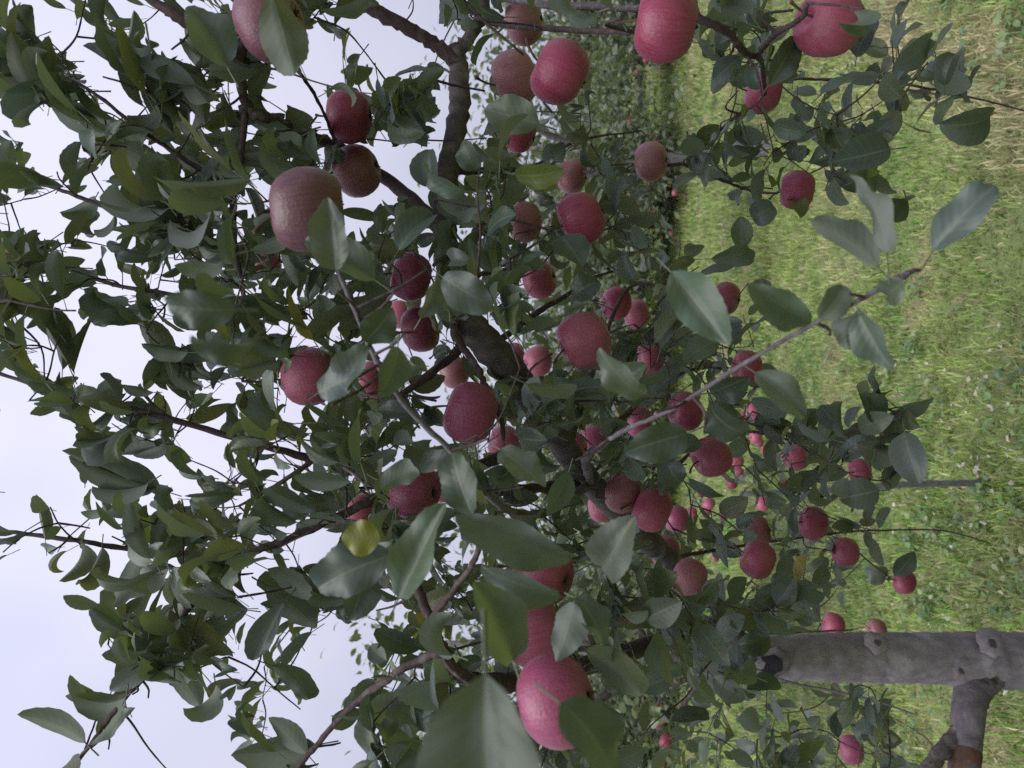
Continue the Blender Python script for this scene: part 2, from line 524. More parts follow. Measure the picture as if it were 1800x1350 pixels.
# ------------------------------------------------------------------ leaf shapes
def leaf_shape(rows, fold, curl, twist, wave, seed, cols=2, serr=True):
    """unit leaf: length 1 along +Y from the base, width 1, upper face +Z, with its stalk"""
    r_ = random.Random(seed)
    sk = r_.uniform(.84, 1.0); ex = r_.uniform(.58, .80); ph = r_.uniform(0, 6.28); wf = r_.uniform(1.4, 2.4); skew = r_.uniform(-.12, .12)
    V, UV, F = [], [], []
    nc = 2 * cols + 1
    for i in range(rows + 1):
        t = i / rows
        w = math.sin(math.pi * min(1, t ** sk)) ** ex * (1 - 0.14 * t ** 4) if 0 < t < 1 else 0.0
        w = max(w, 0.03 if t < 0.5 else 0.012)
        for j in range(-cols, cols + 1):
            s = j / cols
            e = w * 0.5 * s
            yy = t
            if serr and abs(j) == cols and 0 < i < rows:
                e *= 1.014 if i % 2 else 0.986
                yy += 0.008 if i % 2 else -0.004
            z = abs(e) * math.tan(fold) * (1 - 0.35 * abs(s))
            z += wave * abs(s) ** 1.5 * math.sin(6.283 * wf * t + ph + (1.3 if s > 0 else 0)) * min(1, w * 1.6)
            e += skew * math.sin(math.pi * t) * 0.35
            # twist about the midrib, then bend downwards
            ca, sa = math.cos(twist * t), math.sin(twist * t)
            x2, z2 = e * ca - z * sa, e * sa + z * ca
            k = curl
            if abs(k) < 1e-3:
                py, pz = yy, z2
            else:
                py = math.sin(k * yy) / k + math.sin(k * yy) * z2
                pz = -(1 - math.cos(k * yy)) / k + math.cos(k * yy) * z2
            V.append((x2, py, pz)); UV.append((0.5 + 0.5 * s, t))
    for i in range(rows):
        for j in range(nc - 1):
            a = i * nc + j
            F.append((a, a + 1, a + nc + 1)); F.append((a, a + nc + 1, a + nc))
    b0 = len(V)
    for q, (yy, zz, rr) in enumerate(((-0.30, -0.05, .026), (0.02, 0.0, .02))):
        for a in range(3):
            an = 2.094 * a + 1.57
            V.append((rr * math.cos(an), yy, zz - 0.005 + rr * math.sin(an) * 0.8)); UV.append((0.5, 0.0))
    for a in range(3):
        a2 = (a + 1) % 3
        F.append((b0 + a, b0 + a2, b0 + 3 + a2)); F.append((b0 + a, b0 + 3 + a2, b0 + 3 + a))
    return np.array(V), np.array(F, dtype=np.int32), np.array(UV)


LEAVES = []
for i in range(26):
    rr = random.Random(100 + i)
    curl = rr.choice((0.25, 0.5, 0.9, 1.3, 1.7, 2.1))
    LEAVES.append((leaf_shape(14, R(rr.uniform(10, 46)), curl, rr.uniform(-.5, .5), rr.uniform(.008, .042), i), curl))
# smoother rounder ones for the low hanging twigs
for i in range(12):
    rr = random.Random(250 + i)
    curl = rr.choice((0.25, 0.4, 0.7, 1.0))
    LEAVES.append((leaf_shape(12, R(rr.uniform(5, 24)), curl, rr.uniform(-.35, .35), rr.uniform(.01, .035), 130 + i, serr=False), curl))
# flatter ones for leaves seen face-on close to the lens
FLAT = []
for i in range(8):
    rr = random.Random(400 + i)
    curl = rr.choice((0.35, 0.6, 0.9, 1.2))
    FLAT.append((leaf_shape(22, R(rr.uniform(14, 38)), curl, rr.uniform(-.5, .5), rr.uniform(.05, .10), 50 + i, cols=3), curl))
SMALL = []
for i in range(8):
    rr = random.Random(700 + i)
    curl = rr.choice((0.3, 0.7, 1.1))
    SMALL.append((leaf_shape(4, R(rr.uniform(8, 35)), curl, rr.uniform(-.5, .5), .03, 80 + i, cols=1, serr=False), curl))
LEAF_MESH = {}


def leaf_mesh(kind, i):
    key = (kind, i)
    if key not in LEAF_MESH:
        v, f, uv = {'L': LEAVES, 'F': FLAT, 'S': SMALL}[kind][i][0]
        me = mesh_np("leaf", v, f, uv)
        me.materials.append(M_LEAF)
        LEAF_MESH[key] = me
    return LEAF_MESH[key]


TINT = {
    'teal': (0.080, 0.114, 0.100), 'green': (0.084, 0.120, 0.076), 'olive': (0.084, 0.101, 0.052),
    'dark': (0.042, 0.066, 0.050), 'pale': (0.098, 0.128, 0.104), 'downy': (0.074, 0.102, 0.084), 'lime': (0.11, 0.145, 0.030), 'yellow': (0.25, 0.235, 0.035),
}


def frame(base, C, Nrm, length, width, curl):
    """matrix of a leaf whose chord runs from base along C with upper face towards Nrm"""
    C = C.normalized()
    Nrm = (Nrm - C * Nrm.dot(C))
    if Nrm.length < 1e-4:
        Nrm = C.orthogonal()
    Nrm.normalize()
    a = curl * 0.5
    ch = 2 * math.sin(a) / curl if curl > 1e-3 else 1.0
    yv = C * math.cos(a) + Nrm * math.sin(a)
    zv = -C * math.sin(a) + Nrm * math.cos(a)
    xv = yv.cross(zv)
    L = length / ch
    mt = Matrix.Identity(4)
    for r_ in range(3):
        mt[r_][0] = xv[r_] * width; mt[r_][1] = yv[r_] * L; mt[r_][2] = zv[r_] * (width + L) * 0.5
        mt[r_][3] = base[r_]
    return mt


def jitter(t, amt=0.22):
    k = 1 + random.uniform(-amt, amt)
    return (t[0] * k * (1 + random.uniform(-.12, .12)), t[1] * k, t[2] * k * (1 + random.uniform(-.15, .15)))


def rand_tint():
    return jitter(TINT[random.choices(('teal', 'green', 'olive', 'dark', 'pale', 'lime', 'yellow'), (29, 26, 18, 14, 8, 4, 0.35))[0]])


# ------------------------------------------------------------------ the near apple tree: trunk and traced branches
tree = empty("apple_tree", P(1990, 1170, 2.15), "near apple tree with low forked grey trunk, its boughs filling the view", "tree")
INV = Matrix.Translation(-tree.location)
tree_parts = []
SAMPLES = []            # (point, radius) along all branches


def local(v):
    return np.asarray(v) - np.array(tree.location)[None, :]


def branch(pl, mat, name="branch", sides=8, rough=0.05, n=7, seed=0):
    pts, rad = [], []
    last = None
    for q in pl:
        x, y = q[0], q[1]
        d = q[2]; r_ = q[3]
        pts.append(tuple(P(x, y, d)) + (r_,))
    c = catmull(pts, n)
    r_ = np.maximum(c[:, 3], 0.0008)
    g = np.random.default_rng(seed + 5)
    wob = g.standard_normal((len(c), 3)) * np.where(r_ > .035, r_ * .012, np.minimum(r_ * 0.12, .0011))[:, None]
    p3 = c[:, :3] + wob
    r2 = r_ * (1 + np.where(r_ > .035, .012, np.where(r_ > .012, .035, .07)) * g.standard_normal(len(c)))
    v, f = tube_np(p3, r2, sides, rough, seed)
    o = new_obj(name, mesh_np(name, local(v), f), mat, tree)
    for p_, rr in zip(p3, r_):
        SAMPLES.append((Vector(p_), rr))
    return o


trunk = branch([(2010, 1175, 2.15, .120), (1960, 1170, 2.15, .095), (1890, 1166, 2.15, .080), (1800, 1161, 2.15, .077), (1720, 1160, 2.14, .080),
                (1640, 1157, 2.13, .071), (1560, 1156, 2.12, .069), (1500, 1155, 2.12, .068), (1420, 1157, 2.10, .063),
                (1350, 1152, 2.08, .054), (1290, 1134, 2.05, .042), (1235, 1103, 2.0, .034), (1180, 1075, 1.96, .024)],
               M_TRUNK, "trunk", 20, 0.018, 8, 1)
BR = [
    # low fork going out to the side
    ([(1745, 1160, 2.14, .068), (1722, 1190, 2.115, .056), (1710, 1215, 2.09, .047), (1702, 1255, 2.06, .042), (1698, 1320, 2.02, .038), (1690, 1400, 1.98, .034), (1650, 1520, 1.95, .026)], M_SHADED_BARK, 14),
    ([(1700, 1275, 2.05, .030), (1668, 1308, 2.03, .022), (1632, 1352, 2.0, .021), (1590, 1420, 1.97, .016)], M_LIMB, 10),
    # main bough
    ([(1300, 1138, 2.05, .036), (1243, 1040, 1.92, .020), (1150, 960, 1.7, .026), (1040, 850, 1.5, .024), (960, 740, 1.35, .026), (900, 655, 1.25, .027),
      (852, 600, 1.2, .027), (808, 540, 1.2, .024), (785, 450, 1.22, .020), (782, 360, 1.25, .020), (790, 290, 1.27, .0185), (808, 190, 1.3, .0185), (806, 120, 1.32, .017),
      (800, 80, 1.32, .013)], M_LIMB, 14),
    ([(805, 110, 1.32, .014), (760, 75, 1.31, .0125), (700, 40, 1.3, .012), (610, -10, 1.28, .011), (500, -90, 1.25, .008)], M_TWIG, 10),
    ([(803, 95, 1.32, .012), (835, 50, 1.33, .011), (850, 5, 1.34, .011), (850, -60, 1.36, .010)], M_LIMB, 10),
    ([(838, 30, 1.31, .006), (900, 45, 1.2, .005), (955, 50, 1.1, .0042), (1060, 55, .95, .0036), (1117, 58, .87, .003)], M_TWIG, 7),
    ([(845, -15, 1.3, .007), (960, 9, 1.2, .006), (1040, 10, 1.15, .0055), (1120, 14, 1.1, .005), (1200, -10, 1.05, .004)], M_SHOOT, 7),
    ([(795, 490, 1.22, .012), (830, 425, 1.2, .0095), (866, 380, 1.18, .0088)], M_LIMB, 8),
    ([(797, 552, 1.13, .007), (803, 593, 1.12, .006), (840, 647, 1.08, .0052), (853, 677, 1.07, .005), (880, 730, 1.06, .004), (885, 775, 1.06, .003)], M_TWIG, 7),
    ([(790, 300, 1.28, .009), (870, 300, 1.45, .007), (985, 300, 1.8, .0055), (1035, 303, 1.75, .005), (1115, 300, 1.65, .0045), (1190, 289, 1.6, .004),
      (1213, 293, 1.6, .004), (1277, 320, 1.65, .0035), (1327, 337, 1.68, .003), (1367, 340, 1.7, .0022)], M_TWIG, 7),
    ([(1213, 293, 1.6, .0038), (1240, 255, 1.6, .0035), (1267, 227, 1.6, .0035), (1313, 190, 1.55, .0035), (1380, 143, 1.5, .0033), (1443, 140, 1.5, .003), (1510, 143, 1.5, .003),
      (1600, 150, 1.55, .0025), (1733, 177, 1.6, .002), (1830, 203, 1.6, .0017)], M_TWIG, 7),
    ([(1050, -70, .95, .007), (1140, -25, .88, .006), (1227, 30, .87, .005), (1280, 57, .9, .005), (1310, 93, 1.0, .0045), (1337, 107, 1.1, .004), (1345, 165, 1.3, .003)], M_TWIG, 7),
    ([(1330, 100, 1.05, .004), (1360, 63, .96, .0038), (1407, 33, .9, .0035), (1420, 5, .88, .003)], M_TWIG, 7),
    # downy hanging shoot in front
    ([(1040, 850, 1.45, .008), (1030, 810, 1.1, .007), (1060, 782, .86, .0034), (1100, 755, .75, .0024), (1180, 720, .68, .0019), (1290, 650, .62, .0018), (1420, 575, .58, .0017), (1500, 533, .56, .0018), (1545, 508, .55, .0022),
      (1585, 487, .545, .0029), (1600, 478, .54, .0020)], M_SHOOT, 8),
    ([(1040, 850, 1.45, .008), (960, 900, 1.1, .007), (890, 895, .88, .0045), (840, 850, .8, .0034), (800, 800, .75, .0031), (720, 720, .72, .0029), (665, 640, .7, .0027), (600, 490, .72, .0024), (560, 410, .75, .0022), (500, 330, .8, .0018)], M_SHOOT, 8),
    # upright shoots against the sky
    ([(1040, 850, 1.5, .014), (920, 860, 1.35, .010), (800, 860, 1.2, .008), (640, 830, 1.1, .0062), (520, 800, 1.05, .0056), (380, 760, 1.02, .0048), (250, 723, 1.0, .0040), (133, 697, 1.0, .0032), (0, 657, 1.0, .0026), (-70, 635, 1.0, .002)], M_TWIG, 7),
    ([(427, 978, 1.1, .005), (267, 970, 1.1, .0042), (133, 950, 1.1, .0036), (0, 933, 1.1, .003), (-50, 926, 1.1, .002)], M_TWIG, 7),
    ([(980, 760, 1.4, .012), (850, 815, 1.3, .0095), (700, 858, 1.15, .0076), (600, 906, 1.12, .0068), (500, 950, 1.11, .0062), (427, 980, 1.1, .006), (350, 1047, 1.08, .0052), (300, 1117, 1.07, .0048), (260, 1183, 1.06, .0042), (217, 1230, 1.05, .0036), (160, 1307, 1.05, .003), (110, 1375, 1.05, .0024)], M_TWIG, 7),
    ([(830, 570, 1.22, .011), (800, 620, 1.22, .008), (700, 700, 1.2, .006), (610, 762, 1.2, .0052), (550, 810, 1.2, .0045), (490, 850, 1.2, .0036), (420, 890, 1.2, .002)], M_TWIG, 7),
    ([(785, 410, 1.25, .015), (700, 330, 1.38, .012), (600, 262, 1.34, .010), (550, 240, 1.2, .009), (513, 227, 1.04, .0088), (465, 207, .96, .0078), (437, 190, .95, .0066), (423, 133, .92, .0058), (430, 50, .9, .0052), (430, -40, .9, .0046)], M_TWIG, 9),
    ([(432, 192, .95, .0046), (420, 300, .96, .0042), (410, 350, .97, .004), (413, 433, .98, .0038), (425, 500, 1.0, .0032), (440, 580, 1.0, .002)], M_TWIG, 7),
    ([(430, 0, .9, .0032), (447, 23, .93, .0030), (500, 93, 1.0, .0030), (547, 157, 1.08, .0028), (573, 207, 1.15, .0025), (587, 247, 1.2, .0022)], M_TWIG, 6),
    ([(435, 110, .92, .0055), (380, 66, .91, .0062), (333, 43, .9, .0066), (267, 0, .9, .006), (200, -50, .9, .005)], M_TWIG, 8),
    ([(412, 335, .97, .0036), (340, 290, .97, .0032), (257, 235, .97, .0028), (160, 160, .97, .0024), (80, 125, .97, .002), (0, 85, .97, .0016)], M_TWIG, 6),
    ([(413, 433, .98, .0036), (300, 400, 1.0, .0032), (175, 360, 1.0, .003), (110, 335, 1.0, .0027), (0, 298, 1.0, .002)], M_TWIG, 6),
    ([(440, 540, 1.0, .0036), (320, 520, 1.02, .0032), (200, 500, 1.05, .003), (90, 465, 1.05, .0025), (-20, 440, 1.05, .002)], M_TWIG, 6),
    # lower left of the tree
    ([(1235, 1103, 2.0, .026), (1000, 1180, 1.4, .018), (860, 1200, .95, .012), (797, 1175, .86, .0068), (780, 1143, .86, .0064), (757, 1090, .87, .0062), (733, 1033, .9, .0056), (700, 985, .94, .0046), (640, 935, 1.0, .0035)], M_TWIG, 9),
    ([(757, 1090, .87, .0042), (795, 1040, .84, .0038), (830, 993, .82, .0034), (847, 950, .8, .003), (872, 900, .82, .0022)], M_TWIG, 7),
    ([(780, 1143, .85, .006), (700, 1180, .9, .005), (620, 1240, .95, .0044), (555, 1312, .97, .0038), (515, 1360, .98, .003)], M_TWIG, 7),
    ([(1290, 1155, 1.95, .004), (1367, 1193, 1.8, .0032), (1450, 1212, 1.75, .0028), (1533, 1230, 1.7, .0024), (1605, 1255, 1.65, .0016)], M_SHOOT, 6),
    ([(1320, 1115, 1.95, .003), (1400, 1112, 1.9, .0026), (1500, 1107, 1.86, .002)], M_TWIG, 6),
    ([(1230, 1110, 2.0, .008), (1133, 1150, 1.7, .006), (1070, 1117, 1.6, .005), (1000, 1085, 1.5, .003)], M_TWIG, 7),
    ([(1210, 1120, 1.95, .006), (1160, 1060, 1.8, .0045), (1110, 997, 1.6, .004), (1040, 960, 1.5, .003)], M_TWIG, 7),
    ([(1180, 980, 1.8, .006), (1300, 960, 2.0, .0042), (1470, 937, 2.15, .0036), (1560, 932, 2.2, .003), (1660, 933, 2.2, .0025), (1740, 955, 2.2, .0018)], M_TWIG, 6),
    ([(860, 605, 1.3, .009), (880, 597, 1.4, .007), (947, 547, 1.5, .006), (983, 527, 1.55, .0055), (1040, 490, 1.7, .0045), (1100, 470, 1.8, .003)], M_TWIG, 7),
    ([(790, 490, 1.26, .006), (840, 483, 1.35, .0045), (890, 473, 1.5, .0042), (947, 453, 1.65, .003)], M_TWIG, 6),
    ([(1000, 780, 1.5, .010), (1060, 600, 1.8, .006), (1100, 512, 1.9, .005), (1140, 500, 1.9, .0046), (1190, 522, 1.9, .004), (1260, 530, 1.9, .003)], M_TWIG, 7),
    ([(820, 320, 1.35, .005), (947, 287, 1.6, .0036), (1017, 247, 1.7, .003), (1127, 230, 1.8, .002)], M_TWIG, 6),
    ([(1120, 900, 1.7, .008), (1180, 830, 1.8, .006), (1267, 760, 1.88, .0045), (1390, 775, 1.95, .0035), (1460, 828, 2.1, .003), (1500, 830, 2.25, .002)], M_TWIG, 7),
    ([(1486, 950, 2.15, .003), (1525, 985, 2.3, .0026), (1560, 1012, 2.5, .0022), (1572, 1020, 2.58, .0016)], M_TWIG, 6),
    ([(1060, 760, 1.6, .008), (1200, 655, 1.85, .005), (1280, 647, 1.9, .003)], M_TWIG, 7),
]
for i, (pl, mt, sd_) in enumerate(BR):
    branch(pl, mt, "branch", sd_, 0.02 if pl[0][3] > .02 else 0.05, 8, 20 + i)

# knots on the trunk
def knot(x, y, d, r_, depth, squash, nrm, inner=.88, mat=None):
    c = P(x, y, d)
    n = Vector(nrm).normalized()
    t1 = n.orthogonal().normalized(); t2 = n.cross(t1)
    S = 18
    g = random.Random(int(x))
    wob = [1 + g.uniform(-.16, .16) for _ in range(S)]

    def disc(prof):
        V, F = [], []
        for q, (a, h) in enumerate(prof):
            for j in range(S):
                an = 2 * math.pi * j / S
                V.append(tuple(c + (t1 * math.cos(an) + t2 * math.sin(an) * squash) * (a * r_ * wob[j]) + n * ((h + g.uniform(-.03, .03)) * depth)))
        for i in range(len(prof) - 1):
            for j in range(S):
                j2 = (j + 1) % S
                F += [(i * S + j, i * S + j2, (i + 1) * S + j2), (i * S + j, (i + 1) * S + j2, (i + 1) * S + j)]
        return np.array(V), np.array(F)
    v, f = disc(((2.6, -.95), (2.1, -.50), (1.6, -.22), (1.15, -.08), (0.7, -.04), (0.3, -.02)))
    k = new_obj("knot", mesh_np("knot", local(v), f), M_SHADED_BARK if mat else M_TRUNK, tree)
    v, f = disc(((inner, -.12), (inner * .75, .06), (inner * .4, .02), (0.01, -.02)))
    new_obj("knot_scar_shade", mesh_np("knot_scar_shade", local(v), f), mat or M_KNOT, k)
    return k


back = -FWD
knot(1543, 1130, 2.055, .013, .010, 0.85, back + RIGHT * .35)
knot(1745, 1132, 2.065, .016, .010, 0.9, back + RIGHT * .3)
knot(1352, 1170, 2.022, .019, .010, 1.0, back - RIGHT * .25 + UP * .2, 1.7, plain('hollow_shade', (.016, .014, .018), .95))  # raised near-black disc, the shade inside a hollow painted as colour
knot(1690, 1180, 2.06, .014, .010, 0.7, back)
# broken end of bare orange wood on the low fork
v, f = tube_np(np.array([tuple(P(1700, 1305, 2.032)), tuple(P(1698, 1322, 2.018)), tuple(P(1695, 1345, 2.008)), tuple(P(1692, 1372, 1.996))]), np.array([.034, .0392, .0383, .0372]), 18, .02, 3)
o = new_obj("bare_wood", mesh_np("bare_wood", local(v), f), M_RUST, tree)
o["label"] = "patch of bare orange wood on the low fork"

# ------------------------------------------------------------------ apples
KIND = {   # skin colour, share of uncoloured ground
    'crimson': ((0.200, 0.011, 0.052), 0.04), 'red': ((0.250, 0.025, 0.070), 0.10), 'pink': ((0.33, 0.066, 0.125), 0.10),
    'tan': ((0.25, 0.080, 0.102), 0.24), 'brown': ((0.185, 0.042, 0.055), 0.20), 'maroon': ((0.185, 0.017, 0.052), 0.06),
    'leaf_shaded': ((0.062, 0.013, 0.023), 0.12), 'plum': ((0.230, 0.030, 0.090), 0.06), 'haze': ((0.15, 0.055, 0.082), 0.12),  # the darkest skin has the shade under the leaves put into its colour
}


def apple_profile():
    pr = [(0.0, .27), (.04, .285), (.09, .345), (.155, .395), (.235, .415), (.32, .385), (.40, .315), (.463, .205), (.496, .07),
          (.495, -.06), (.463, -.19), (.405, -.305), (.325, -.385), (.235, -.43), (.16, -.43), (.085, -.395), (0.0, -.375)]
    return pr


def apple_mesh(seed, S=28):
    g = random.Random(seed)
    pr = apple_profile()
    lob = g.uniform(.012, .035); ph = g.uniform(0, 6.28); asym = g.uniform(-.13, .13); el = g.uniform(.92, 1.06); ph2 = g.uniform(0, 6.28)
    V, F = [(0, 0, pr[0][1])], []
    for (r_, z) in pr[1:-1]:
        for j in range(S):
            a = 2 * math.pi * j / S
            k = 1 + lob * math.cos(5 * a + ph) * (1.0 if z < 0 else .35) + 0.025 * math.cos(2 * a + ph2)
            V.append((r_ * k * math.cos(a), r_ * k * math.sin(a), z * el + asym * r_ * math.cos(a + ph2)))
    V.append((0, 0, pr[-1][1]))
    n = len(pr) - 2
    for j in range(S):
        F.append((0, 1 + j, 1 + (j + 1) % S))
        F.append((len(V) - 1, 1 + (n - 1) * S + (j + 1) % S, 1 + (n - 1) * S + j))
    for i in range(n - 1):
        for j in range(S):
            j2 = (j + 1) % S
            q = (1 + i * S + j, 1 + i * S + j2, 1 + (i + 1) * S + j2, 1 + (i + 1) * S + j)
            F += [(q[0], q[3], q[2]), (q[0], q[2], q[1])]
    me = mesh_np("apple_skin", np.array(V), np.array(F))
    me.materials.append(M_APPLE)
    return me


APPLE_M = [apple_mesh(i) for i in range(7)]


def stem_mesh(seed):
    g = random.Random(seed)
    bx, by = g.uniform(-.14, .14), g.uniform(-.14, .14)
    c = catmull([(0, 0, .26, .022), (bx * .2, by * .2, .42, .018), (bx, by, .60, .022), (bx * 1.6, by * 1.6, .68, .034)], 4)
    v, f = tube_np(c[:, :3], c[:, 3], 6)
    me = mesh_np("stem", v, f); me.materials.append(M_STEM)
    return me


def calyx_mesh(seed):
    g = random.Random(seed)
    V, F = [], []
    for k in range(5):
        a = 6.283 * k / 5 + g.uniform(-.2, .2)
        ca, sa = math.cos(a), math.sin(a)
        b = len(V)
        for (r_, w, z) in ((.015, .02, -.385), (.055, .028, -.425), (.095 + g.uniform(-.02, .02), .004, -.44 + g.uniform(-.03, .02))):
            V += [(r_ * ca - w * sa, r_ * sa + w * ca, z), (r_ * ca + w * sa, r_ * sa - w * ca, z - .004)]
        F += [(b, b + 1, b + 3), (b, b + 3, b + 2), (b + 2, b + 3, b + 5), (b + 2, b + 5, b + 4)]
    b = len(V)
    for k in range(8):
        a = 6.283 * k / 8
        V.append((.045 * math.cos(a), .045 * math.sin(a), -.392))
    V.append((0, 0, -.39))
    F += [(b + (k + 1) % 8, b + k, b + 8) for k in range(8)]
    me = mesh_np("calyx", np.array(V), np.array(F)); me.materials.append(M_CALYX)
    return me


STEM_M = [stem_mesh(i) for i in range(4)]
CALYX_M = [calyx_mesh(i) for i in range(3)]

# x, y, apparent width in photograph pixels, colour, how well it can be seen (share kept clear of leaves), label
APPLES = [
    (475, 42, 132, 'haze', .2, "pink apple at the top edge against the sky, half behind a dark leaf"),
    (613, 205, 92, 'crimson', 1, "dark crimson apple hanging against white sky, directly above the dull pink one"),
    (627, 301, 93, 'tan', 1, "dull greenish pink apple touching the largest dark one, below the crimson one"),
    (540, 368, 148, 'leaf_shaded', .8, "big shadowed plum red apple with a teal leaf across its lower half"),
    (905, 138, 98, 'tan', .9, "pinkish tan apple half hidden behind the round deep red one"),
    (983, 127, 115, 'crimson', 1, "large round deep red apple overlapping a tan one beside the bough"),
    (1169, 42, 134, 'crimson', 1, "large crimson apple with small brown scars on its skin, hanging on a long twig"),
    (1456, 40, 120, 'red', 1, "broad rosy pink apple at the top edge over the grass"),
    (921, 38, 78, 'tan', .5, "small pale tan apple tucked among dark twigs near the top edge"),
    (913, 234, 70, 'red', .3, "apple almost covered by one flat green leaf, below the tan and red pair"),
    (1341, 162, 74, 'red', .6, "small red apple with a narrow leaf hanging over its middle"),
    (1144, 284, 70, 'tan', 1, "yellowish tan apple with a dark stalk, in front of a distant trunk"),
    (1006, 310, 62, 'brown', .7, "small brownish apple at the left end of a thin dark twig"),
    (922, 390, 72, 'tan', .7, "dusty tan pink apple behind leaves beside the cut stub"),
    (1021, 384, 92, 'crimson', 1, "bright crimson apple with a short stalk, right of the dusty tan one"),
    (1401, 334, 67, 'crimson', 1, "round crimson apple alone at a twig end over the bright grass"),
    (722, 486, 84, 'plum', .95, "purplish pink apple left of the teal leaf on the main bough"),
    (818, 478, 60, 'maroon', .1, "dark maroon apple almost hidden behind the main bough"),
    (948, 492, 65, 'red', 1, "medium red apple hanging clear in front of small leaves near the bough"),
    (1083, 533, 58, 'crimson', 1, "dark crimson apple just above the large streaky pink one"),
    (1118, 552, 54, 'pink', .7, "faint pink apple peeping out behind the dark crimson one"),
    (1026, 598, 100, 'pink', .9, "large streaky pink apple with a folded leaf over its lower corner"),
    (738, 580, 78, 'maroon', .7, "shaded red apple broken up by leaves, left of the thick bough"),
    (702, 552, 50, 'pink', .5, "scrap of a pink apple among dark leaves beside the shaded red one"),
    (1276, 524, 58, 'maroon', .9, "dull maroon apple between two long green leaves over the grass"),
    (945, 635, 56, 'pink', 1, "pink apple next to the end of the thick bough"),
    (903, 626, 48, 'plum', .3, "small purplish apple edge right behind the thick bough"),
    (1143, 630, 56, 'maroon', .7, "shaded dark red apple right of the folded pale leaf"),
    (1312, 645, 60, 'crimson', .9, "deep red apple crossed by the downy grey shoot"),
    (543, 662, 102, 'pink', .8, "mauve pink apple against sky gaps at the left, half covered by leaves"),
    (655, 668, 72, 'red', .7, "flattened looking red apple behind the slanting shoot at mid left"),
    (798, 654, 58, 'brown', .6, "brownish red apple just above the large central one"),
    (826, 726, 108, 'plum', 1, "large deep pink apple in the middle of the view, its blossom end showing"),
    (885, 779, 62, 'pink', .9, "light pink apple sticking out from behind the large central one"),
    (1204, 723, 68, 'crimson', .9, "crimson apple under the downy shoot, above the rosy one by the dark leaf"),
    (1250, 803, 74, 'red', 1, "rosy red apple below the broad dark green leaf"),
    (1292, 812, 30, 'pink', .5, "tiny pink apple peeking out beside the rosy one"),
    (1326, 720, 38, 'pink', .6, "small pale pink apple by a large grey green leaf over the grass"),
    (1328, 768, 24, 'pink', .8, "tiny bright pink apple in the gap under the grey green leaf"),
    (1400, 801, 50, 'red', .7, "half covered red apple hanging over the grass, left of the stake top"),
    (1511, 828, 48, 'crimson', .8, "crimson apple near the top of the thin grey stake"),
    (1004, 790, 62, 'pink', 1, "pink apple below a dark hole in the foliage at the centre"),
    (1042, 772, 52, 'plum', .6, "purplish apple mostly hidden beside the pink central one"),
    (726, 863, 98, 'plum', .8, "large purplish red apple behind pale leaves at lower left of centre"),
    (779, 853, 62, 'red', .5, "strip of a red apple behind the large purplish one"),
    (634, 896, 62, 'red', .7, "pinkish red apple peeking out above the yellow leaf"),
    (1096, 866, 74, 'brown', .8, "brownish shaded apple leaning on a redder one, lower centre"),
    (1146, 896, 78, 'red', .8, "red apple below the brownish shaded one, lower centre"),
    (1058, 890, 56, 'pink', .9, "bright pink red apple edge left of the brownish shaded one"),
    (1190, 912, 48, 'plum', .8, "small dusky apple right of the lower central cluster"),
    (1430, 920, 60, 'crimson', 1, "neat red apple hanging over the grass, right of the paired apples"),
    (1330, 934, 58, 'brown', .3, "dark brown red apple hidden on top of the bright pinkish one"),
    (1332, 983, 68, 'red', 1, "bright pinkish red apple under a dark brown red one"),
    (1486, 970, 51, 'maroon', 1, "dusky red apple with a creased stalk hollow, over the grass"),
    (1590, 1023, 42, 'crimson', 1, "lowest small crimson apple, hanging alone over bright grass"),
    (1465, 1099, 44, 'red', .8, "red apple touching the edge of the grey trunk"),
    (1169, 968, 54, 'maroon', .7, "shaded red apple just above a pink tan one"),
    (1211, 1016, 70, 'tan', .7, "pink tan apple crossed by a pale leaf, left of the trunk top"),
    (955, 1008, 112, 'maroon', .6, "large dark red apple mostly hidden by the pale wavy leaves near the front"),
    (932, 1108, 122, 'plum', .7, "large pink red apple behind folded leaves, above the biggest one"),
    (978, 1232, 160, 'plum', .9, "biggest and nearest purplish pink apple at the bottom beside the huge leaf"),
    (1497, 1318, 48, 'plum', .8, "dull mauve apple in the leaves near the bottom edge"),
    (1541, 1106, 36, 'tan', .6, "small orange pink apple just above the knot on the trunk"),
    (1340, 885, 29, 'pink', .8, "tiny pink apple between the stake top and the crimson pair"),
    (1246, 886, 24, 'pink', .8, "tiny salmon apple among small leaves right of the lower cluster"),
    (1156, 1270, 22, 'pink', .4, "small salmon apple near the bottom edge, upper one of a row of three"),
    (1170, 1302, 24, 'red', .4, "small salmon apple near the bottom edge, middle one of a row of three"),
    (1160, 1338, 21, 'pink', .4, "small salmon apple near the bottom edge, last one of a row of three"),
    (466, 458, 64, 'plum', .2, "dim mauve apple lost in the leaves at upper left"),
    (1124, 742, 56, 'plum', .7, "dusky pink apple behind the base of the downy shoot"),
]
APPLE_POS = []
for i, (x, y, s, kind, clear, label) in enumerate(APPLES):
    g = random.Random(900 + i)
    D = g.uniform(.080, .090) if s > 40 else .074
    d = D * FPX / s
    c = P(x, y, d)
    APPLE_POS.append((x, y, s, d, clear, c, D))


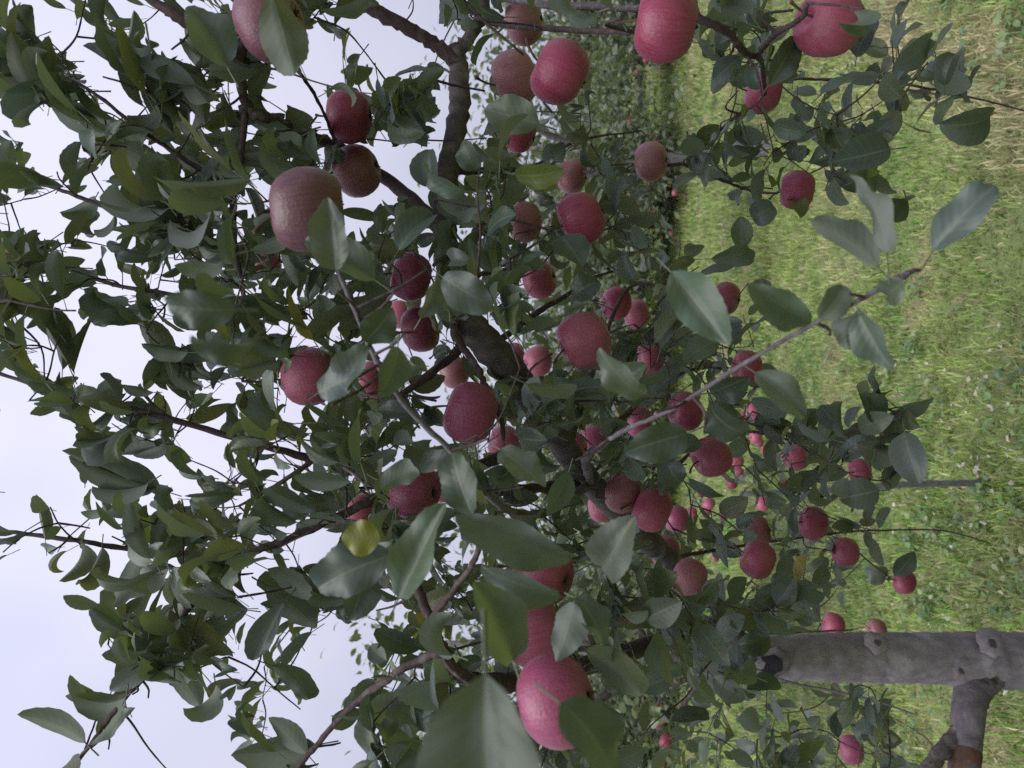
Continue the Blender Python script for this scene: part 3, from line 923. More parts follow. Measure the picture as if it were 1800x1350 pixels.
def build_apple(i):
    x, y, s, d, clear, c, D = APPLE_POS[i]
    kind, label = APPLES[i][3], APPLES[i][5]
    g = random.Random(1500 + i)
    e = empty("apple", c, label, "apple", "apples hanging in the near tree")
    e.rotation_euler = (g.uniform(-.4, .4), g.uniform(-.4, .4), g.uniform(0, 6.28))
    if i == 6:
        e.rotation_euler = (.1, .15, .6)
    e.scale = (D, D, D * g.uniform(.92, 1.02))
    sk = new_obj("skin", APPLE_M[g.randrange(7)], None, e)
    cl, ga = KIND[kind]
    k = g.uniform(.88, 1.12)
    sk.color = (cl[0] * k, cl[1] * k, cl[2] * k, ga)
    st = new_obj("stem", STEM_M[g.randrange(4)], None, e)
    new_obj("calyx", CALYX_M[g.randrange(3)], None, e)
    return e


apples = [build_apple(i) for i in range(len(APPLES))]
bpy.context.view_layer.update()


# scars on the crimson apple on the long twig
def scar(apple, px, py, r_, seed):
    x, y, s, d, clear, c, D = APPLE_POS[6]
    o_ = CAM; di = (P(px, py, d) - CAM).normalized()
    oc = o_ - c; rad = D * .487
    b = oc.dot(di); cc = oc.dot(oc) - rad * rad
    t = -b - math.sqrt(max(1e-6, b * b - cc))
    h = o_ + di * t; n = (h - c).normalized()
    t1 = n.orthogonal().normalized(); t2 = n.cross(t1)
    g = random.Random(seed)
    V = [h + n * .0008]; S = 12
    for ring in (.55, 1.0):
        for j in range(S):
            a = 6.283 * j / S
            q = r_ * ring * g.uniform(.7, 1.25)
            p_ = h + t1 * q * math.cos(a) + t2 * q * .7 * math.sin(a)
            V.append(c + (p_ - c).normalized() * (rad + (.0012 if ring < 1 else -.001)))
    F = [(0, 1 + j, 1 + (j + 1) % S) for j in range(S)]
    for j in range(S):
        j2 = (j + 1) % S
        F += [(1 + j, 1 + S + j, 1 + S + j2), (1 + j, 1 + S + j2, 1 + j2)]
    im = apple.matrix_world.inverted()
    v = np.array([tuple(im @ q) for q in V])
    new_obj("scar", mesh_np("scar", v, np.array(F)), M_SCAR, apple)


scar(apples[6], 1148, 60, .0045, 1)
scar(apples[6], 1153, 77, .0035, 2)
scar(apples[6], 1134, 84, .0028, 3)

# ------------------------------------------------------------------ leaves of the near tree
LEAF_LIST = []      # (kind, variant, matrix, tint, weight)


def put_leaf(kind, vi, mt, tint, hero=False):
    a = mt @ Vector((0, .5, 0))
    q = proj(a)
    w = 0.0
    if q:
        inside = -120 < q[0] < 1920 and -120 < q[1] < 1470
        w = (mt.col[0].length * mt.col[1].length) / (q[2] ** 2) if inside else 0.0
        if q[0] < 0 or q[0] > 1800 or q[1] < 0 or q[1] > 1350:
            w *= .3
    LEAF_LIST.append((kind, vi, mt, tint, w + (10 if hero else 0)))


# leaves traced one by one: base x, y, tip x, y, width px, distance, face (+1 upper, -1 under), turn about the midrib (deg), tint
HERO = [
    (852, 1185, 885, 1560, 216, .34, 1, 14, 'downy'), (985, 1235, 1075, 1400, 120, .40, 1, 35, 'dark'),
    (902, 1160, 828, 1020, 95, .55, 1, 20, 'green'), (985, 1050, 842, 982, 62, .60, 1, 25, 'teal'),
    (1004, 985, 795, 895, 66, .60, 1, 20, 'pale'), (700, 1050, 790, 880, 78, .60, 1, 15, 'green'),
    (690, 975, 560, 1040, 85, .66, 1, 20, 'dark'), (1058, 1003, 1128, 893, 78, .65, 1, 5, 'pale'),
    (1010, 1060, 975, 1165, 60, .62, -1, 20, 'pale'), (1010, 1050, 1060, 1150, 66, .64, 1, 30, 'teal'),
    (1105, 1200, 1085, 1090, 40, .75, 1, 40, 'green'), (1030, 1140, 1125, 1225, 55, .7, -1, 20, 'lime'),
    (1180, 478, 1286, 616, 74, .60, 1, 12, 'green'), (1130, 695, 1046, 590, 60, .64, 1, 20, 'pale'),
    (1208, 762, 1096, 795, 66, .64, 1, 15, 'dark'), (1425, 568, 1308, 488, 56, .58, 1, 20, 'green'),
    (1508, 545, 1572, 648, 62, .54, 1, 25, 'teal'), (1508, 552, 1500, 628, 50, .55, -1, 30, 'pale'),
    (1640, 440, 1764, 322, 66, .52, 1, 20, 'teal'), (1545, 470, 1424, 395, 62, .54, -1, 25, 'pale'),
    (1560, 448, 1470, 305, 56, .54, -1, 35, 'pale'), (1328, 655, 1412, 738, 60, .62, 1, 20, 'pale'),
    (1560, 520, 1590, 490, 50, .55, 1, 20, 'pale'), (1440, 560, 1480, 500, 50, .57, 1, 30, 'green'),
    (778, 488, 874, 542, 66, .70, 1, 12, 'teal'), (790, 548, 752, 505, 40, .8, 1, 30, 'teal'),
    (838, 300, 812, 240, 42, .95, 1, 10, 'pale'), (948, 218, 852, 193, 66, .93, 1, 10, 'green'),
    (590, 475, 578, 345, 66, .62, 1, 25, 'teal'), (660, 492, 535, 425, 62, .66, 1, 25, 'teal'),
    (400, 118, 330, 12, 78, .78, 1, 15, 'teal'), (478, -15, 520, 130, 78, .74, -1, 15, 'olive'),
    (415, 545, 292, 535, 66, .45, 1, 5, 'dark'), (450, 600, 325, 578, 60, .42, 1, 40, 'dark'),
    (668, 950, 600, 945, 62, .58, 1, 5, 'yellow'), (1545, 862, 1474, 878, 56, 1.0, 1, 15, 'dark'),
    (1590, 760, 1618, 852, 56, 1.0, 1, 20, 'teal'), (1548, 740, 1508, 690, 46, 1.05, 1, 20, 'dark'),
    (1560, 735, 1642, 696, 34, 1.05, 1, 30, 'teal'), (1740, 205, 1640, 218, 62, .95, 1, 15, 'dark'),
    (1565, 262, 1462, 285, 60, 1.0, 1, 20, 'dark'), (1480, 260, 1462, 225, 45, 1.1, 1, 20, 'dark'),
    (1592, 345, 1506, 345, 40, 1.05, 1, 20, 'dark'), (1500, 320, 1540, 300, 60, 1.1, 1, 10, 'green'),
    (1352, 150, 1395, 70, 50, 1.0, 1, 15, 'dark'), (1505, 100, 1548, 28, 42, 1.0, 1, 20, 'dark'),
    (1570, 118, 1630, 70, 50, 1.05, 1, 20, 'teal'), (1660, 150, 1690, 88, 36, 1.05, 1, 20, 'dark'),
    (1300, 48, 1270, 12, 34, 1.2, 1, 15, 'green'), (1355, 38, 1320, 10, 34, 1.25, 1, 15, 'olive'),
    (1300, 100, 1252, 140, 42, 1.15, 1, 20, 'teal'), (1270, 115, 1252, 165, 32, 1.2, -1, 15, 'pale'),
    (1335, 110, 1345, 170, 26, 1.02, 1, 30, 'teal'), (1500, 20, 1440, 38, 36, .8, 1, 30, 'green'),
    (1320, 380, 1360, 360, 44, 1.3, 1, 10, 'teal'), (1302, 440, 1300, 380, 36, 1.3, 1, 20, 'green'),
    (1390, 350, 1412, 392, 30, 1.6, 1, 20, 'lime'), (1250, 455, 1320, 430, 36, 1.2, 1, 20, 'green'),
    (830, 905, 800, 790, 70, .66, 1, 25, 'dark'), (905, 850, 850, 830, 40, .8, 1, 20, 'dark'),
    (880, 790, 960, 860, 60, .72, 1, 25, 'teal'), (1000, 830, 960, 905, 52, .8, 1, 30, 'teal'),
    (670, 860, 740, 830, 46, .75, -1, 30, 'pale'), (700, 610, 660, 700, 60, .66, 1, 25, 'teal'),
    (640, 600, 690, 540, 62, .68, 1, 25, 'dark'), (600, 690, 660, 610, 64, .62, 1, 30, 'teal'),
    (560, 690, 640, 655, 60, .64, 1, 20, 'teal'), (740, 560, 765, 475, 48, .76, 1, 30, 'teal'),
    (700, 440, 770, 380, 50, .85, 1, 25, 'teal'), (760, 330, 760, 260, 52, .95, 1, 25, 'teal'),
    (870, 470, 830, 420, 40, .95, 1, 30, 'dark'), (985, 415, 1025, 470, 62, .9, 1, 15, 'dark'),
    (1010, 520, 1055, 495, 52, 1.0, 1, 15, 'dark'), (1080, 690, 1140, 640, 40, .9, 1, 30, 'green'),
    (1250, 690, 1320, 660, 58, 1.0, 1, 20, 'dark'), (1310, 760, 1240, 700, 70, .95, 1, 25, 'dark'),
    (1170, 800, 1200, 850, 48, 1.0, 1, 20, 'dark'), (1260, 600, 1200, 640, 50, 1.1, 1, 20, 'green'),
    (1572, 1012, 1608, 968, 34, 2.5, 1, 15, 'dark'), (1560, 1010, 1520, 1000, 40, 2.5, 1, 20, 'teal'),
    (1345, 1110, 1282, 1135, 40, 1.6, 1, 20, 'dark'), (1370, 1200, 1310, 1215, 38, 1.6, 1, 20, 'dark'), (1330, 1190, 1250, 1165, 46, 1.5, 1, 20, 'green'),
    # leaves that stand out against the sky at the left
    (222, 1222, 84, 1205, 62, 1.03, -1, 20, 'olive'), (215, 1240, 150, 1310, 44, 1.02, -1, 45, 'green'),
    (150, 1305, 4, 1262, 52, 1.02, -1, 30, 'green'), (140, 1330, 70, 1380, 60, 1.02, -1, 30, 'olive'),
    (250, 723, 120, 755, 52, 1.0, 1, 35, 'teal'), (160, 712, 36, 712, 34, 1.0, -1, 30, 'teal'),
    (210, 720, 160, 655, 22, 1.0, -1, 50, 'dark'), (275, 860, 115, 795, 60, 1.0, -1, 15, 'olive'),
    (290, 880, 95, 800, 58, 1.0, -1, 40, 'green'), (260, 850, 140, 838, 36, 1.0, -1, 40, 'dark'),
    (80, 950, 60, 870, 34, 1.05, -1, 30, 'olive'), (140, 955, 75, 1050, 52, 1.05, -1, 25, 'olive'),
    (180, 962, 120, 1030, 46, 1.05, -1, 30, 'olive'), (250, 975, 180, 1080, 60, 1.05, -1, 20, 'green'),
    (290, 985, 120, 1050, 56, 1.05, -1, 20, 'olive'), (310, 1110, 160, 1095, 58, 1.05, -1, 20, 'olive'),
    (300, 1120, 175, 1150, 66, 1.05, -1, 15, 'green'), (275, 1170, 195, 1215, 50, 1.05, 1, 20, 'teal'),
    (290, 1150, 350, 1250, 62, 1.05, -1, 20, 'green'), (330, 1080, 420, 1160, 70, 1.05, -1, 15, 'olive'),
    (555, 1310, 400, 1325, 80, 1.0, -1, 10, 'olive'), (540, 1325, 470, 1262, 60, 1.0, -1, 25, 'green'),
    (470, 1030, 560, 1110, 66, 1.02, -1, 15, 'olive'), (470, 1000, 555, 1060, 56, 1.02, -1, 20, 'green'),
    (500, 1060, 450, 1160, 56, 1.02, 1, 30, 'teal'), (480, 1170, 550, 1250, 48, 1.02, -1, 25, 'green'),
    (660, 1090, 655, 1150, 42, .95, 1, 45, 'dark'), (740, 1140, 655, 1095, 34, .92, 1, 30, 'dark'),
    (640, 1000, 610, 1095, 62, .85, 1, 20, 'dark'), (120, 640, 40, 520, 46, 1.0, -1, 25, 'olive'),
    (110, 650, 90, 540, 40, 1.0, -1, 30, 'green'), (130, 655, 170, 560, 40, 1.0, -1, 40, 'olive'),
    (300, 640, 255, 560, 48, 1.0, -1, 25, 'olive'), (270, 690, 210, 670, 24, 1.0, -1, 40, 'olive'),
    (330, 620, 245, 600, 50, 1.0, -1, 30, 'green'), (60, 155, 20, 55, 62, .85, -1, 10, 'olive'),
    (262, 70, 120, 10, 66, .85, -1, 25, 'pale'), (230, 130, 140, 80, 54, .9, -1, 25, 'olive'),
    (190, 235, 75, 150, 60, .9, -1, 20, 'green'), (150, 160, 40, 250, 54, .9, 1, 30, 'teal'),
    (255, 240, 180, 205, 60, .95, -1, 15, 'green'), (290, 300, 190, 245, 66, .95, -1, 20, 'olive'),
    (345, 150, 240, 110, 52, .9, 1, 30, 'teal'), (365, 180, 320, 120, 52, .9, -1, 20, 'olive'),
    (475, 110, 440, 175, 46, .92, -1, 15, 'olive'), (530, 240, 470, 265, 60, .95, -1, 15, 'olive'),
    (550, 215, 500, 185, 52, 1.0, -1, 20, 'olive'), (430, 330, 455, 410, 34, .95, 1, 35, 'teal'),
]
for (bx, by, tx, ty, w, d, face, turn, tn) in HERO:
    if tx < 560 and d > .83:
        w *= .74
    base, tip = P(bx, by, d + random.uniform(-.01, .02)), P(tx, ty, d + random.uniform(-.03, .02))
    C = tip - base
    back_ = (CAM - (base + tip) * .5).normalized()
    n = back_ - C.normalized() * back_.dot(C.normalized()); n.normalize()
    n = Matrix.Rotation(R(turn * random.choice((-1, 1))), 3, C.normalized()) @ n
    big = d < .8
    kind = 'F' if big else 'L'
    vi = random.randrange(8) if big else random.randrange(26)
    cu = (FLAT if big else LEAVES)[vi][1]
    put_leaf(kind, vi, frame(base, C, n * face, C.length, w * d / FPX * 1.05, cu if face > 0 else cu), jitter(TINT[tn], .12), True)

# openings where the photograph looks through to sky
GAPS = [
    [(130, 620), (150, 590), (225, 575), (245, 600), (260, 650), (245, 680), (200, 690), (165, 680), (140, 660)],
    [(45, 590), (75, 560), (85, 600), (110, 650), (60, 645)], [(95, 620), (130, 545), (150, 560), (120, 600), (105, 640)],
    [(0, 745), (60, 745), (105, 740), (125, 770), (160, 800), (95, 795), (120, 825), (148, 860), (145, 900), (110, 905), (85, 880), (60, 860), (45, 890), (0, 905)],
    [(0, 675), (60, 690), (30, 705), (0, 720)],
    [(0, 1010), (60, 1010), (75, 1060), (105, 1065), (150, 1075), (165, 1100), (185, 1110), (185, 1160), (205, 1185), (200, 1220), (170, 1220), (130, 1180), (80, 1180), (85, 1220), (120, 1245), (150, 1245), (145, 1280), (110, 1290), (60, 1250), (10, 1245), (0, 1240)],
    [(0, 1290), (60, 1315), (110, 1325), (60, 1350), (0, 1350)],
    [(143, 1350), (213, 1263), (260, 1197), (320, 1213), (363, 1243), (377, 1277), (420, 1280), (403, 1300), (400, 1350)],
    [(403, 1133), (440, 1130), (455, 1065), (460, 1110), (455, 1150), (430, 1200), (405, 1190)],
    [(455, 1240), (480, 1210), (520, 1240), (550, 1270), (545, 1300), (520, 1305), (470, 1285)],
    [(500, 1165), (555, 1125), (600, 1080), (625, 1090), (655, 1060), (690, 1055), (720, 1080), (700, 1130), (670, 1130), (640, 1095), (620, 1110), (650, 1145), (600, 1220), (550, 1245), (515, 1200)],
    [(560, 1290), (635, 1290), (640, 1350), (545, 1350)], [(410, 1010), (470, 975), (480, 1010), (430, 1030)],
    [(500, 960), (560, 930), (590, 960), (540, 1010)], [(110, 1025), (140, 970), (180, 965), (172, 1010), (180, 1032), (140, 1020)],
    [(30, 1005), (35, 960), (70, 955), (60, 1000), (45, 1015)], [(0, 905), (60, 905), (85, 938), (20, 930)], [(95, 900), (150, 905), (150, 940), (100, 925)],
    [(0, 190), (30, 175), (70, 210), (75, 240), (20, 235)], [(45, 255), (110, 190), (140, 215), (135, 255), (90, 300), (50, 285)],
    [(60, 20), (90, 30), (90, 60), (65, 55)], [(75, 70), (125, 40), (150, 70), (130, 105), (105, 85)], [(145, 100), (180, 125), (220, 125), (200, 145), (150, 125)],
    [(160, 165), (215, 140), (240, 180), (255, 230), (200, 200)], [(235, 5), (270, 20), (290, 60), (320, 50), (325, 70), (290, 75), (260, 60)],
    [(345, 20), (370, 0), (360, 20), (335, 40)], [(300, 80), (330, 90), (355, 130), (340, 120), (310, 100)], [(400, 150), (425, 150), (430, 200), (400, 170)],
    [(420, 330), (465, 310), (470, 345), (460, 375), (420, 370)], [(545, 20), (560, 55), (600, 75), (600, 130), (590, 150), (560, 145), (540, 120), (545, 80)],
    [(460, 95), (500, 115), (530, 150), (560, 185), (570, 210), (540, 190), (520, 165), (480, 120)], [(450, 190), (480, 180), (510, 170), (540, 180), (560, 205), (520, 215), (480, 205)],
    [(605, 10), (650, 30), (700, 60), (740, 95), (715, 115), (700, 130), (660, 135), (635, 95), (610, 95)], [(680, 0), (765, 0), (758, 60), (740, 65), (700, 25)],
    [(645, 255), (680, 225), (685, 260), (700, 285), (720, 275), (740, 250), (735, 290), (700, 300), (680, 290), (665, 265)],
    [(820, 245), (825, 185), (845, 205), (850, 225), (840, 255), (825, 240)], [(70, 400), (110, 330), (125, 345), (80, 430)], [(160, 310), (195, 320), (215, 345), (220, 372), (190, 350)],
    [(270, 480), (310, 500), (305, 520), (275, 510)], [(185, 490), (240, 485), (215, 520), (190, 515)], [(0, 360), (30, 350), (45, 380), (20, 410), (0, 400)],
    [(280, 570), (315, 590), (315, 610), (290, 600)], [(320, 740), (335, 735), (340, 790), (315, 780)], [(330, 755), (395, 755), (370, 800), (345, 830), (335, 790)],
    [(290, 720), (320, 690), (325, 705), (300, 730)], [(380, 670), (410, 670), (415, 700), (385, 710)], [(500, 780), (530, 790), (500, 830), (485, 810)], [(525, 595), (565, 600), (560, 615), (528, 612)],
    [(275, 830), (335, 840), (330, 880), (290, 870)], [(370, 815), (410, 830), (405, 850), (372, 838)], [(390, 880), (440, 870), (430, 890), (395, 900)],
    # clear views of the grass
    [(1240, 100), (1300, 200), (1245, 215), (1190, 240), (1180, 150)], [(1560, 250), (1800, 250), (1800, 320), (1560, 330)], [(1420, 330), (1460, 380), (1420, 400)],
    [(1520, 150), (1550, 150), (1550, 190), (1520, 190)], [(1600, 640), (1800, 640), (1800, 1090), (1600, 1090)],
    [(1330, 580), (1480, 560), (1500, 670), (1420, 690), (1360, 650)], [(1300, 420), (1420, 300), (1420, 480), (1330, 480)],
    [(1560, 870), (1800, 860), (1800, 1100), (1560, 1100)], [(1600, 330), (1800, 330), (1800, 700), (1650, 690)], [(1720, 0), (1800, 0), (1800, 260), (1740, 180)],
    [(1480, 1000), (1570, 1050), (1570, 1100), (1500, 1090)], [(1325, 1125), (1400, 1115), (1800, 1115), (1800, 1200), (1325, 1200)],
    [(1560, 1215), (1800, 1215), (1800, 1350), (1600, 1350)], [(1040, 60), (1110, 60), (1180, 110), (1170, 240), (1050, 240), (1040, 120)], [(1190, 340), (1250, 330), (1270, 420), (1200, 420)],
]
# the thick parts of the bough stay in view
GAPS += [[(770, 130), (860, 90), (850, 230), (790, 290), (760, 280)], [(800, 555), (850, 535), (925, 645), (885, 668), (845, 635)], [(650, -10), (800, 60), (800, 100), (740, 90)]]
GB = [(min(p[0] for p in g), max(p[0] for p in g), min(p[1] for p in g), max(p[1] for p in g)) for g in GAPS]


def in_poly(x, y, pg):
    c = False
    n = len(pg)
    j = n - 1
    for i in range(n):
        xi, yi = pg[i]; xj, yj = pg[j]
        if (yi > y) != (yj > y) and x < (xj - xi) * (y - yi) / (yj - yi) + xi:
            c = not c
        j = i
    return c


def in_gap(x, y):
    for g, (a, b, c, d) in zip(GAPS, GB):
        if a <= x <= b and c <= y <= d and in_poly(x, y, g):
            return True
    return False


def blocked(mt):
    """would this leaf close an opening, or hide an apple that hangs in the clear?"""
    for t in (0.0, .3, .6, .95):
        for s in ((0,) if t in (0.0, .95) else (-.44, 0, .44)):
            q = proj(mt @ Vector((s, t, 0)))
            if q is None:
                return True
            if q[2] < .45:
                return True
            if in_gap(q[0], q[1]):
                return True
            for (ax, ay, s_, d, clear, c, D) in APPLE_POS:
                if q[2] < d + D * .5:
                    rr = s_ * .5 * clear
                    if (q[0] - ax) ** 2 + (q[1] - ay) ** 2 < rr * rr:
                        return True
    return False


TWIGS = []      # (points, radii)
SAMP_XYZ = np.array([tuple(p) for p, r_ in SAMPLES])
SAMP_R = np.array([r_ for p, r_ in SAMPLES])


def nearest(p):
    dd = np.linalg.norm(SAMP_XYZ - np.array(p)[None, :], axis=1) + 0.6 * SAMP_R
    i = int(np.argmin(dd))
    return Vector(SAMP_XYZ[i]), float(dd[i])


WUP = Vector((0, 0, 1))
BIAS = Vector((.42, .0, .38))      # leaves at the top hang and curl to one side


def rvec():
    while True:
        v = Vector((random.uniform(-1, 1), random.uniform(-1, 1), random.uniform(-1, 1)))
        if 0.05 < v.length < 1:
            return v.normalized()


def grow_samples(pts):
    global SAMP_XYZ, SAMP_R
    q = np.array([tuple(p) for p in pts])
    SAMP_XYZ = np.vstack([SAMP_XYZ, q])
    SAMP_R = np.concatenate([SAMP_R, np.full(len(q), .002)])


def cluster(center, n, up_bias, size, wr=(.46, .64), smooth=False, tries=4, link=.26):
    near, dist = nearest(center)
    if dist < link:
        start = near
    else:
        dr = (rvec() * .8 + WUP * up_bias).normalized()
        start = center - dr * random.uniform(.06, .11)
    axis = center - start
    if axis.length < .04:
        axis = (rvec() + WUP * up_bias).normalized() * .05
    L = axis.length
    axis.normalize()
    made = 0
    ga = random.uniform(0, 6.28)
    e1 = axis.orthogonal().normalized(); e2 = axis.cross(e1)
    span = min(L * .85, .16)
    for k in range(n):
        for _ in range(tries):
            t = (k + random.random() * .6) / n
            p = center - axis * span * (1 - t) ** 1.0
            ga += 2.4 + random.uniform(-.4, .4)
            out = (e1 * math.cos(ga) + e2 * math.sin(ga))
            C = (out * random.uniform(.55, 1.0) + (BIAS if wr[0] < .43 else Vector()) + axis * random.uniform(.1, .9) * (.4 + t) - WUP * random.uniform(0.0, .45) + rvec() * .25).normalized()
            N_ = (WUP * 1.0 + axis * .25 + rvec() * random.uniform(.3, 1.0)).normalized()
            l = size * random.uniform(.68, 1.18)
            w = l * random.uniform(*wr)
            vi = random.randrange(26, 38) if smooth or random.random() < .3 else random.randrange(26)
            b = p + C * l * .28
            mt = frame(b, C, N_, l, w, LEAVES[vi][1])
            if not blocked(mt):
                put_leaf('L', vi, mt, rand_tint())
                made += 1
                break
    if made > 1:
        bow = rvec() * L * .10
        m1 = start.lerp(center, .35) + bow - WUP * L * .04
        m2 = start.lerp(center, .7) + bow * .8
        r0 = .0011 + .0048 * min(L, .3)
        TWIGS.append(([start, m1, m2, center], [r0, r0 * .85, r0 * .7, .0010]))
        grow_samples([m1, m2, center])
    return made


# region: x0, x1, y0, y1, clusters, nearest, farthest, upright bias
REGIONS = [
    (-60, 300, -40, 280, 39, .85, 1.4, .9), (-60, 300, 280, 560, 41, .85, 1.4, .9), (300, 600, -40, 280, 33, .9, 1.5, .8), (300, 600, 280, 560, 50, .8, 1.4, .8),
    (-30, 300, 560, 1000, 33, .9, 1.4, 1.0), (300, 600, 560, 1000, 52, .85, 1.5, .9), (180, 600, 1000, 1380, 46, .95, 1.5, .8),
    (600, 860, -40, 300, 35, .95, 1.7, .5), (600, 900, 300, 700, 51, .8, 1.8, .5), (600, 900, 700, 1100, 51, .8, 1.8, .5), (600, 900, 1050, 1390, 39, .8, 1.9, .5),
    (850, 1110, 150, 700, 53, 1.1, 2.3, .2), (900, 1200, 700, 1100, 42, .95, 2.4, .2), (900, 1250, 1080, 1390, 35, .9, 2.3, .2), (1100, 1330, 350, 700, 31, 1.1, 2.4, .1),
    (1200, 1440, 700, 1100, 36, 1.2, 2.8, .0), (1180, 1420, -30, 350, 19, 1.1, 1.9, .0), (1350, 1620, 1190, 1390, 21, 1.3, 2.3, .0), (1200, 1370, 1050, 1390, 23, 1.2, 2.3, .0),
    (1420, 1570, 150, 380, 11, 1.1, 1.8, .0), (1560, 1720, 20, 190, 10, 1.1, 1.8, .0), (1440, 1640, 660, 860, 10, 1.0, 1.8, .0), (1380, 1560, 880, 1100, 10, 1.5, 2.6, .0),
    (-500, -60, -100, 1400, 26, .9, 1.6, .9), (200, 1200, 1390, 1900, 26, .8, 1.8, .5), (0, 1200, -500, -40, 30, .9, 1.8, .5),
    (1180, 1400, 1040, 1215, 11, 1.15, 1.9, .0), (930, 1030, 690, 800, 5, .9, 1.15, .2),
]
CAND = []
for (x0, x1, y0, y1, n, d0, d1, ub) in REGIONS:
    got = 0
    for _ in range(n * 6):
        if got >= n:
            break
        x, y = random.uniform(x0, x1), random.uniform(y0, y1)
        d = d0 + (d1 - d0) * random.random() ** 1.2
        if in_gap(x, y):
            continue
        p_ = P(x, y, d)
        CAND.append((nearest(p_)[1], p_, ub, .067 if x < 620 else .057 if x < 1120 else .061, (.27, .42) if x < 620 else (.44, .62) if x < 1120 else (.50, .66), x > 1120))
        got += 1
CAND.sort(key=lambda q: q[0])
for (_, p_, ub, sz, wr, sm) in CAND:
    for t_ in range(3):
        if cluster(p_ + (rvec() * .04 if t_ else Vector()), random.randint(4, 6) if wr[0] < .43 else random.randint(4, 7), ub, sz, wr, sm):
            break

# spurs that carry the apples, with a few leaves
for i, (x, y, s, d, clear, c, D) in enumerate(APPLE_POS):
    mw = apples[i].matrix_world
    top = mw @ Vector((0, 0, .62))
    nr, dist = nearest(top + WUP * .03)
    if dist < .24:
        end = nr
    else:
        end = top + Vector((random.uniform(-.06, .06), random.uniform(.0, .1), random.uniform(.07, .13)))
    mid = (top + end) * .5 + WUP * .02 + rvec() * .012
    TWIGS.append(([top, mid, end], [.0016, .0021, .0027]))
    for k in range(3):
        C = (rvec() + WUP * .35).normalized()
        l = random.uniform(.055, .08)
        vi = random.randrange(26)
        mt = frame(mid + C * l * .28, C, WUP + rvec() * .6, l, l * .52, LEAVES[vi][1])
        if not blocked(mt):
            put_leaf('L', vi, mt, rand_tint())

# stalks for traced leaves: join each to the nearest branch when one is close
for (bx, by, tx, ty, w, d, face, turn, tn) in HERO:
    b = P(bx, by, d); t = P(tx, ty, d)
    b2 = b - (t - b).normalized() * (t - b).length * .28
    nr, dist = nearest(b2)
    if .012 < dist < .10:
        mid = (b2 + nr) * .5 - WUP * .005
        TWIGS.append(([nr, mid, b2], [.0018, .0015, .0011]))

# largest 300 as parts, the rest as one mass
LEAF_LIST.sort(key=lambda q: -q[4])
T0 = Matrix.Translation(-tree.location)
for (kind, vi, mt, tint, w) in LEAF_LIST[:300]:
    o = new_obj("leaf", leaf_mesh(kind, vi), None, tree)
    o.matrix_local = T0 @ mt
    o.color = (*tint, 1)
J = Join()
for (kind, vi, mt, tint, w) in LEAF_LIST[300:]:
    v, f, uv = {'L': LEAVES, 'F': FLAT, 'S': SMALL}[kind][vi][0]
    A = np.array(T0 @ mt)
    J.add(v @ A[:3, :3].T + A[:3, 3], f, uv, np.array(tint))
new_obj("foliage", J.mesh("foliage"), M_FOL, tree, "stuff")
TWIGS.sort(key=lambda q: -sum((q[0][i + 1] - q[0][i]).length for i in range(len(q[0]) - 1)) * q[1][0])
J = Join()
for i, (pts, rad) in enumerate(TWIGS):
    c = catmull([tuple(p) + (r_,) for p, r_ in zip(pts, rad)], 4)
    v, f = tube_np(local(c[:, :3]), c[:, 3], 5, .08, i)
    if i < 300:
        new_obj("twig", mesh_np("twig", v, f), M_TWIG, tree)
    else:
        J.add(v, f)
if J.v:
    new_obj("spurs", J.mesh("spurs"), M_TWIG, tree, "stuff")
print("near leaves", len(LEAF_LIST), "twigs", len(TWIGS))


# ------------------------------------------------------------------ trees further back
def crown_pts(n_cl, g, rx, ry, z0, z1, hollow=.35):
    out = []
    while len(out) < n_cl:
        x, y, z = g.uniform(-1, 1), g.uniform(-1, 1), g.uniform(-1, 1)
        r_ = math.sqrt(x * x + y * y + z * z)
        if r_ > 1 or r_ < hollow:
            continue
        out.append(Vector((x * rx * (1 + .25 * g.uniform(-1, 1)), y * ry, (z0 + z1) / 2 + z * (z1 - z0) / 2)))
    return out


